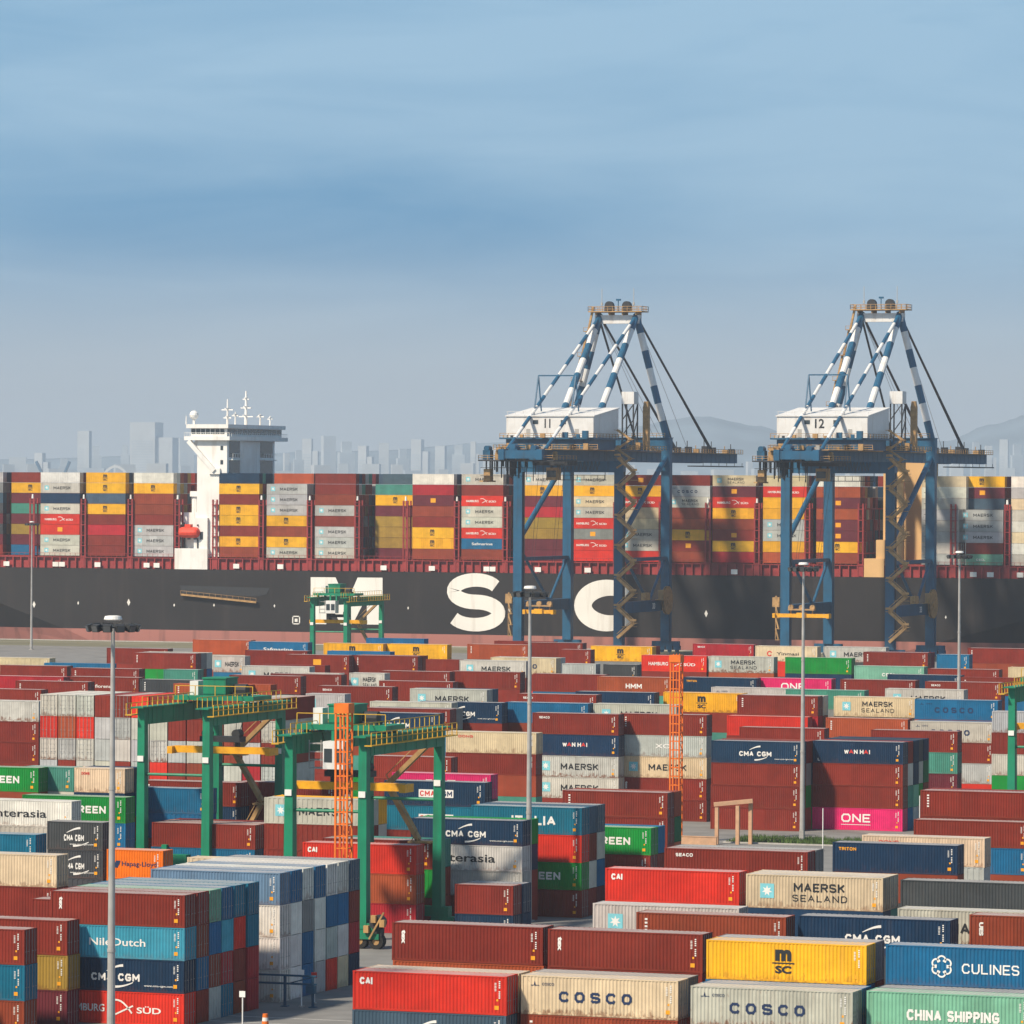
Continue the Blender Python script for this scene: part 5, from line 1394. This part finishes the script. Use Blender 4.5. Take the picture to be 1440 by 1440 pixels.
    if cab:
        b = MB(); b.box(2.5, 4.7, tv-3.9, tv-1.9, ZT-3.4, ZT-0.7); cb_ = b.build('driver_cab', M['cwhite'], root)
        for a in (2.65, 3.75):
            b = MB(); b.box(a, a+0.8, tv-3.96, tv-3.89, ZT-2.7, ZT-1.4); b.build('window', M['glass'], cb_)
        b = MB(); b.bar((3.0, tv-2.4, ZT-0.7), (3.0, tv-2.4, ZT+0.4), 0.3); b.bar((4.4, tv-2.4, ZT-0.7), (4.4, tv-2.4, ZT+0.4), 0.3); b.build('cab_hanger', M['green'], root)
        b = MB()
        for k in range(4): b.box(0.9, 2.3, tv-3.6, tv-2.2, ZT-3.4+k*0.8, ZT-3.3+k*0.8)
        for a in (0.95, 2.2): b.bar((a, tv-3.6, ZT-3.4), (a, tv-3.6, ZT-0.6), 0.07)
        b.build('cab_stair', M['galv'], root)
    zs = 14.9; cx = base/2
    b = MB(); b.box(cx-5.6, cx+5.6, tv-0.5, tv+0.5, zs, zs+0.75)
    for e in (-1, 1): b.box(cx+e*5.9-0.3, cx+e*5.9+0.3, tv-1.2, tv+1.2, zs-0.1, zs+0.7)
    sp = b.build('spreader', M['cyellow'], root)
    b = MB(); b.box(cx-2.4, cx+2.4, tv-0.9, tv+0.9, zs+1.3, zs+1.9)
    for e in (-1.8, 1.8): b.tube((cx+e, tv-0.6, zs+2.2), (cx+e, tv+0.6, zs+2.2), 0.5, None, 12); b.box(cx+e-0.2, cx+e+0.2, tv-0.3, tv+0.3, zs+0.75, zs+1.3)
    b.build('head_block', M['cdark'], sp)
    b = MB()
    for e in (-1.8, 1.8):
        for f_ in (-0.5, 0.5): b.bar((cx+e, tv+f_, zs+2.3), (cx+e*1.4, tv+f_*3, ZT+0.4), 0.05)
    b.build('hoist_rope', M['cdark'], root)
    return root
yard_gantry(201, 994, 'green rubber-tyred gantry at left with long yellow railings', trolley_v=13.0, cab=False)
yard_gantry(409, 1033, 'green rubber-tyred gantry with white cab beside the orange mast', trolley_v=6.0)
yard_gantry(440, 840, 'small distant green gantry standing before the hull letter M', trolley_v=5.0)
yard_gantry(1424, 966, 'green gantry cut off by the right picture edge', trolley_v=10.0, cab=False, stair=False)

# ================================================================== LIGHT POLES AND MASTS
def light_pole(x, ytop, d, label, zt=None):
    u, v, zt_ = at_d(x, ytop, d); zt = zt or zt_
    root = empty('light_pole', (u, v, 0)); tag(root, label, 'light pole', 'high-mast light poles')
    n = 3
    for k in range(n):
        z0, z1 = (zt-0.6)*k/n, (zt-0.6)*(k+1)/n; r0, r1 = 0.34-0.20*k/n, 0.34-0.20*(k+1)/n
        b = MB(); b.tube((0,0,z0), (0,0,z1), r0, r1, 14)
        b.tube((0,0,z1-0.25), (0,0,z1), r1+0.035, r1+0.035, 14)
        b.build('pole_section', M['galv'], root)
    b = MB(); b.box(-0.5, 0.5, -0.5, 0.5, 0, 0.12); b.box(-0.28, 0.28, -0.42, -0.3, 0.5, 1.5); b.build('base_plate', M['galv'], root)
    b = MB(); b.tube((0,0,zt-0.35), (0,0,zt-0.25), 0.5, 0.66, 18); b.tube((0,0,zt-0.25), (0,0,zt-0.02), 0.66, 0.58, 18); b.tube((0,0,zt-0.02), (0,0,zt+0.02), 0.58, 0.3, 18); b.build('head_cover', M['swhite'], root)
    b = MB(); m = 20
    for k in range(m):
        a0, a1 = 2*math.pi*k/m, 2*math.pi*(k+1)/m
        b.bar((1.55*math.cos(a0), 1.55*math.sin(a0), zt-0.8), (1.55*math.cos(a1), 1.55*math.sin(a1), zt-0.8), 0.10)
    for k in range(6):
        a = 2*math.pi*k/6; b.bar((0.3*math.cos(a), 0.3*math.sin(a), zt-0.6), (1.8*math.cos(a), 1.8*math.sin(a), zt-0.8), 0.1)
    b.build('lamp_ring', M['lampcase'], root)
    for k in range(12):
        a = 2*math.pi*k/12+0.2; c_, s_ = math.cos(a), math.sin(a)
        b = MB(); p_ = Vector((1.5*c_, 1.5*s_, zt-0.78)); q_ = Vector((1.9*c_, 1.9*s_, zt-0.9)); b.bar(p_, q_, 0.62, 0.50)
        fl = b.build('floodlight', M['lampcase'], root)
        b = MB(); q2 = Vector((1.95*c_, 1.95*s_, zt-0.915)); b.bar(q_, q2, 0.50, 0.40); b.build('lens', M['lens'], fl)
    return root
light_pole(159, 866, 356, 'tall grey light pole nearest the camera at left')
light_pole(745.5, 824, 512, 'tall grey light pole in the middle before crane eleven')
light_pole(1130, 791, 627, 'tall grey light pole rising from the grass strip')
light_pole(1349.5, 775, 752, 'tall grey light pole at the right before pale ship stacks')
light_pole(45, 733, 1330, 'distant thin light pole before the ship at far left')

def orange_mast(x, ytop, d, wd, label):
    u, v, zt = at_d(x, ytop, d)
    root = empty('lattice_mast', (u, v, 0)); tag(root, label, 'mast', 'orange lattice masts')
    h_ = wd/2
    for sx in (-1, 1):
        for sy in (-1, 1):
            b = MB(); b.box(sx*h_-0.085, sx*h_+0.085, sy*h_-0.085, sy*h_+0.085, 0, zt); b.build('upright', M['orange'], root)
    z = 0.6; k = 0
    while z < zt-0.9:
        b = MB()
        for e in (-1, 1):
            b.bar((-h_, e*h_, z), (h_, e*h_, z), 0.09); b.bar((e*h_, -h_, z), (e*h_, h_, z), 0.09)
            b.bar((-h_*0.32+e*0.0, e*h_, z), (-h_*0.32, e*h_, z+1.1), 0.07); b.bar((h_*0.32, e*h_, z), (h_*0.32, e*h_, z+1.1), 0.07)
        s_ = 1 if k % 2 else -1
        b.bar((h_, -s_*h_, z), (h_, s_*h_, z+1.1), 0.07)
        b.build('rung_bay', M['orange'], root); z += 1.1; k += 1
    b = MB(); b.box(-h_-0.14, h_+0.14, -h_-0.14, h_+0.14, zt-0.9, zt); b.build('head', M['orange'], root)
    b = MB(); b.box(-h_-0.3, h_+0.3, -h_-0.3, h_+0.3, 0, 0.3); b.build('footing', M['kerb'], root)
orange_mast(484, 989, 455, 1.15, 'orange lattice mast beside the gantry with white cab')
orange_mast(951.5, 921, 626, 1.2, 'orange lattice mast right of centre behind the red container')

# ================================================================== GRASS STRIP, POSTS AND SMALL THINGS
ga, gv = at_z(1045, 1187, 0); gb, _ = at_z(1195, 1184, 0)
b = MB(); g0, g1, v0, v1 = ga-3, gb+16, gv+1, gv+11
b.box(g0, g1, v0, v0+0.25, 0, 0.18); b.box(g0, g1, v1-0.25, v1, 0, 0.18); b.box(g0, g0+0.25, v0+0.25, v1-0.25, 0, 0.18); b.box(g1-0.25, g1, v0+0.25, v1-0.25, 0, 0.18)
o = b.build('planting_kerb', M['kerb']); o['kind'] = 'structure'
b = MB(); b.box(g0+0.25, g1-0.25, v0+0.25, v1-0.25, 0, 0.12); o = b.build('planting_soil', M['soil']); o['kind'] = 'structure'
b = MB(); r3 = random.Random(11)
for k in range(9000):
    a = r3.uniform(g0+0.4, g1-0.4); c_ = r3.uniform(v0+0.4, v1-0.4)
    if math.sin(a*0.9)+math.sin(c_*1.3+a*0.3) + r3.uniform(-1, 1) < -0.7: continue
    h_ = r3.uniform(0.15, 0.65); w_ = r3.uniform(0.04, 0.10); t = r3.uniform(0, 6.3); dx, dy = math.cos(t)*w_, math.sin(t)*w_; lx, ly = r3.uniform(-0.2, 0.2), r3.uniform(-0.2, 0.2)
    n = len(b.v); b.v += [(a-dx, c_-dy, 0.1), (a+dx, c_+dy, 0.1), (a+lx, c_+ly, 0.1+h_)]; b.f.append((n, n+1, n+2))
o = b.build('grass', M['grass']); tag(o, 'rough green grass in the kerbed strip by the light pole', 'grass', kind='stuff')
# peach concrete posts with their lintel
pu, pv = at_z(1008, 1187, 0)
root = empty('post_frame', (pu, pv, 0)); tag(root, 'frame of three peach concrete posts under one lintel by the grass', 'frame')
for k, (a, c_) in enumerate(((0, 0), (2.6, 0.4), (3.9, 1.6))):
    b = MB(); b.box(a-0.22, a+0.22, c_-0.22, c_+0.22, 0, 4.6+k*0.25); b.build('post', M['peach'], root)
b = MB(); b.bar((-0.4, 0, 4.95), (4.3, 1.2, 5.45), 0.7, 0.5); b.build('lintel', M['peach'], root)
wu, wv = at_z(958, 1187, 0)
b = MB(); b.box(0, 4.6, 0, 0.35, 0, 0.95); b.box(-0.05, 4.65, -0.05, 0.40, 0.95, 1.05); o = b.build('low_wall', M['peach'], None, loc=(wu, wv, 0)); tag(o, 'low peach rendered wall left of the peach posts', 'wall')
def thin_pole(x, y, h_, label, sign=None):
    u, v = at_z(x, y, 0); root = empty('marker_pole', (u, v, 0)); tag(root, label, 'pole')
    b = MB(); b.tube((0,0,0), (0,0,h_), 0.06, 0.06, 8); b.build('post', M['swhite'], root)
    b = MB(); b.box(-0.2, 0.2, -0.2, 0.2, 0, 0.1); b.build('base', M['kerb'], root)
    if sign:
        b = MB(); b.box(-0.26, 0.26, -0.1, -0.06, h_-0.5, h_); b.build('sign_plate', M[sign], root)
thin_pole(1157, 1196, 5.2, 'thin white marker pole in the grass strip')
thin_pole(1293, 1186, 6.0, 'thin white marker pole behind the cream container')
thin_pole(424, 1416, 3.2, 'white sign on a post before the corner stack', 'swhite')
thin_pole(442, 1411, 2.7, 'red sign on a thin post before the corner stack', 'red_print')
thin_pole(341, 1452, 3.4, 'white sign on a post at the left block corner', 'swhite')
# blue steel barrier frame before the corner stack
fu, fv = at_z(440, 1417, 0)
root = empty('steel_frame', (fu, fv, 0)); tag(root, 'blue steel barrier frame standing before the corner stack', 'frame')
for a in (0, -2.6, -7.5):
    b = MB(); b.box(a-0.1, a+0.1, -0.1, 0.1, 0, 2.7); b.box(a-0.3, a+0.3, -0.3, 0.3, 0, 0.08); b.build('post', M['bluesteel'], root)
for z in (1.9, 2.6):
    b = MB(); b.box(-9.5, 0.3, -0.13, 0.13, z, z+0.16); b.build('rail', M['bluesteel'], root)
b = MB(); b.bar((0, 0, 2.6), (-2.6, 0, 1.9), 0.1); b.box(-0.6, 0.25, -0.2, 0.2, 1.2, 1.85); b.build('brace', M['bluesteel'], root)
# striped traffic drum at the picture's lower edge
du, dv = at_z(373, 1446, 0)
root = empty('traffic_drum', (du, dv, 0)); tag(root, 'small orange and white traffic drum on the road', 'traffic drum')
for k in range(4):
    b = MB(); b.tube((0,0,0.3*k), (0,0,0.3*k+0.3), 0.33-0.03*k, 0.30-0.03*k, 14); b.build('band', M['orange' if k % 2 else 'white'], root)

# ================================================================== FAR CITY
r4 = random.Random(21)
cityw = mat('city_haze_pale', (0.52, 0.555, 0.58), 0.8, grain=0.1, scale=0.02); cityb = mat('city_haze_grey', (0.47, 0.52, 0.56), 0.7, grain=0.1, scale=0.02); cityr = mat('city_haze_neutral', (0.55, 0.57, 0.58), 0.8, grain=0.1, scale=0.02)  # haze fade put into the building colours, kept close to the sky's tone
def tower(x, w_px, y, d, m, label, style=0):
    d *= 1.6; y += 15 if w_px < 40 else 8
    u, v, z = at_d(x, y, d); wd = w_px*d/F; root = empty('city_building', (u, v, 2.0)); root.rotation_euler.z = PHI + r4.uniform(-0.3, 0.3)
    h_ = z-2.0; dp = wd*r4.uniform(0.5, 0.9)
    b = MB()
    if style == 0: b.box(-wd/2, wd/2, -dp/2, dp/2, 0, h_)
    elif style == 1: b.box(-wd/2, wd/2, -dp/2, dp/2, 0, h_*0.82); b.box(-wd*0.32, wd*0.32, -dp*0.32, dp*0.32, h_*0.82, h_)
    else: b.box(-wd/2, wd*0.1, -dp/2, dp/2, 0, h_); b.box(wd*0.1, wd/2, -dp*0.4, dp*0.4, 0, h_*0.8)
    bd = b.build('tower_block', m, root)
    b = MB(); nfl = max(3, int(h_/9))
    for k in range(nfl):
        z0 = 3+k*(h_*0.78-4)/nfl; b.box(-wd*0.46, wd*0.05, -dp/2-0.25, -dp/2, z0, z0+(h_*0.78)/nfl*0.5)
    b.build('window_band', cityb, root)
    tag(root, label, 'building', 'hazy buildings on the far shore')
SPEC = [(119,17,591,6900),(135,16,612,7200),(218,60,586,8200),(262,20,601,8000),(176,12,611,7400),(60,20,622,7600),(25,24,628,7300),(90,14,630,7000),
        (437,22,602,7800),(462,18,598,8100),(487,22,606,7500),(515,20,612,7700),(540,14,608,7000),(566,16,616,7300),(592,24,603,8200),(620,14,612,7100),(645,18,610,7400),(668,12,606,6900),(690,20,614,7600),
        (420,14,618,6900),(1085,14,628,7300),(1345,16,616,7000),(1372,13,607,6800),(1393,15,612,7300),(1412,12,603,6900),(1430,16,610,7200),(1056,12,634,7500),(1325,12,626,7100),(300,20,616,7700),(405,12,622,7200)]
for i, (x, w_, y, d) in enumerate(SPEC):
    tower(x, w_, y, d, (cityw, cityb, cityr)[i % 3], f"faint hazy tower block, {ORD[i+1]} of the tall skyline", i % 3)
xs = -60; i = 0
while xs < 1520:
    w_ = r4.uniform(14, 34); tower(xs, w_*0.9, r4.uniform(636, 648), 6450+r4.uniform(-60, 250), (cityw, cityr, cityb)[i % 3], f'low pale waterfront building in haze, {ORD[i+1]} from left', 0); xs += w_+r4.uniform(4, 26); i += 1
# arched bridge and harbour cranes on the far shore
ua_, va_, za_ = at_d(134, 652, 10200); ub_, vb_, _ = at_d(191, 652, 10200)
root = empty('arch_bridge', (ua_, va_, 2)); root.rotation_euler.z = math.atan2(vb_-va_, ub_-ua_); Lb = math.hypot(ub_-ua_, vb_-va_)
tag(root, 'pale arch bridge faint in haze on the far shore', 'bridge')
b = MB(); k = 16
for i in range(k):
    t0, t1 = i/k, (i+1)/k; zf = lambda t: 24 + 50*(1-(2*t-1)**2)
    b.bar((Lb*t0, 0, zf(t0)), (Lb*t1, 0, zf(t1)), 5.0)
b.build('arch', M['swhite'], root)
b = MB(); b.box(-30, Lb+30, -8, 8, 22, 26)
for i in range(5): b.box(i*Lb/4-2, i*Lb/4+2, -4, 4, 0, 22)
b.build('deck', M['swhite'], root)
for x in (63, 88):
    u, v, _ = at_d(x, 650, 10100); root = empty('harbour_crane', (u, v, 2)); root.scale = (1.6,)*3; tag(root, 'faint blue harbour crane on the far shore, ' + ('left one' if x == 63 else 'right one'), 'crane')
    for nm, p_, q_, w_ in (('mast', (0,0,0), (0,0,34), 5), ('jib', (0,0,30), (-12 if x == 63 else 10,0,52), 3), ('leg', (-10,0,0), (0,0,26), 3), ('leg', (10,0,0), (0,0,26), 3)):
        b = MB(); b.bar(p_, q_, w_); b.build(nm, M['cblue'], root)

# ================================================================== HAZE
hz = bpy.data.materials.new('haze_air'); hz.use_nodes = True; t = hz.node_tree; t.nodes.clear()
ho = t.nodes.new('ShaderNodeOutputMaterial'); pvn = t.nodes.new('ShaderNodeVolumePrincipled')
pvn.inputs['Color'].default_value = (0.80, 0.88, 0.97, 1); pvn.inputs['Density'].default_value = 0.00008; pvn.inputs['Anisotropy'].default_value = 0.25
t.links.new(pvn.outputs['Volume'], ho.inputs['Volume'])
b = MB(); b.box(-13000, 7000, -400, 18000, -8.0, 330); o = b.build('haze', hz); tag(o, 'thin pale haze over the port and the far shore', 'haze', kind='stuff')
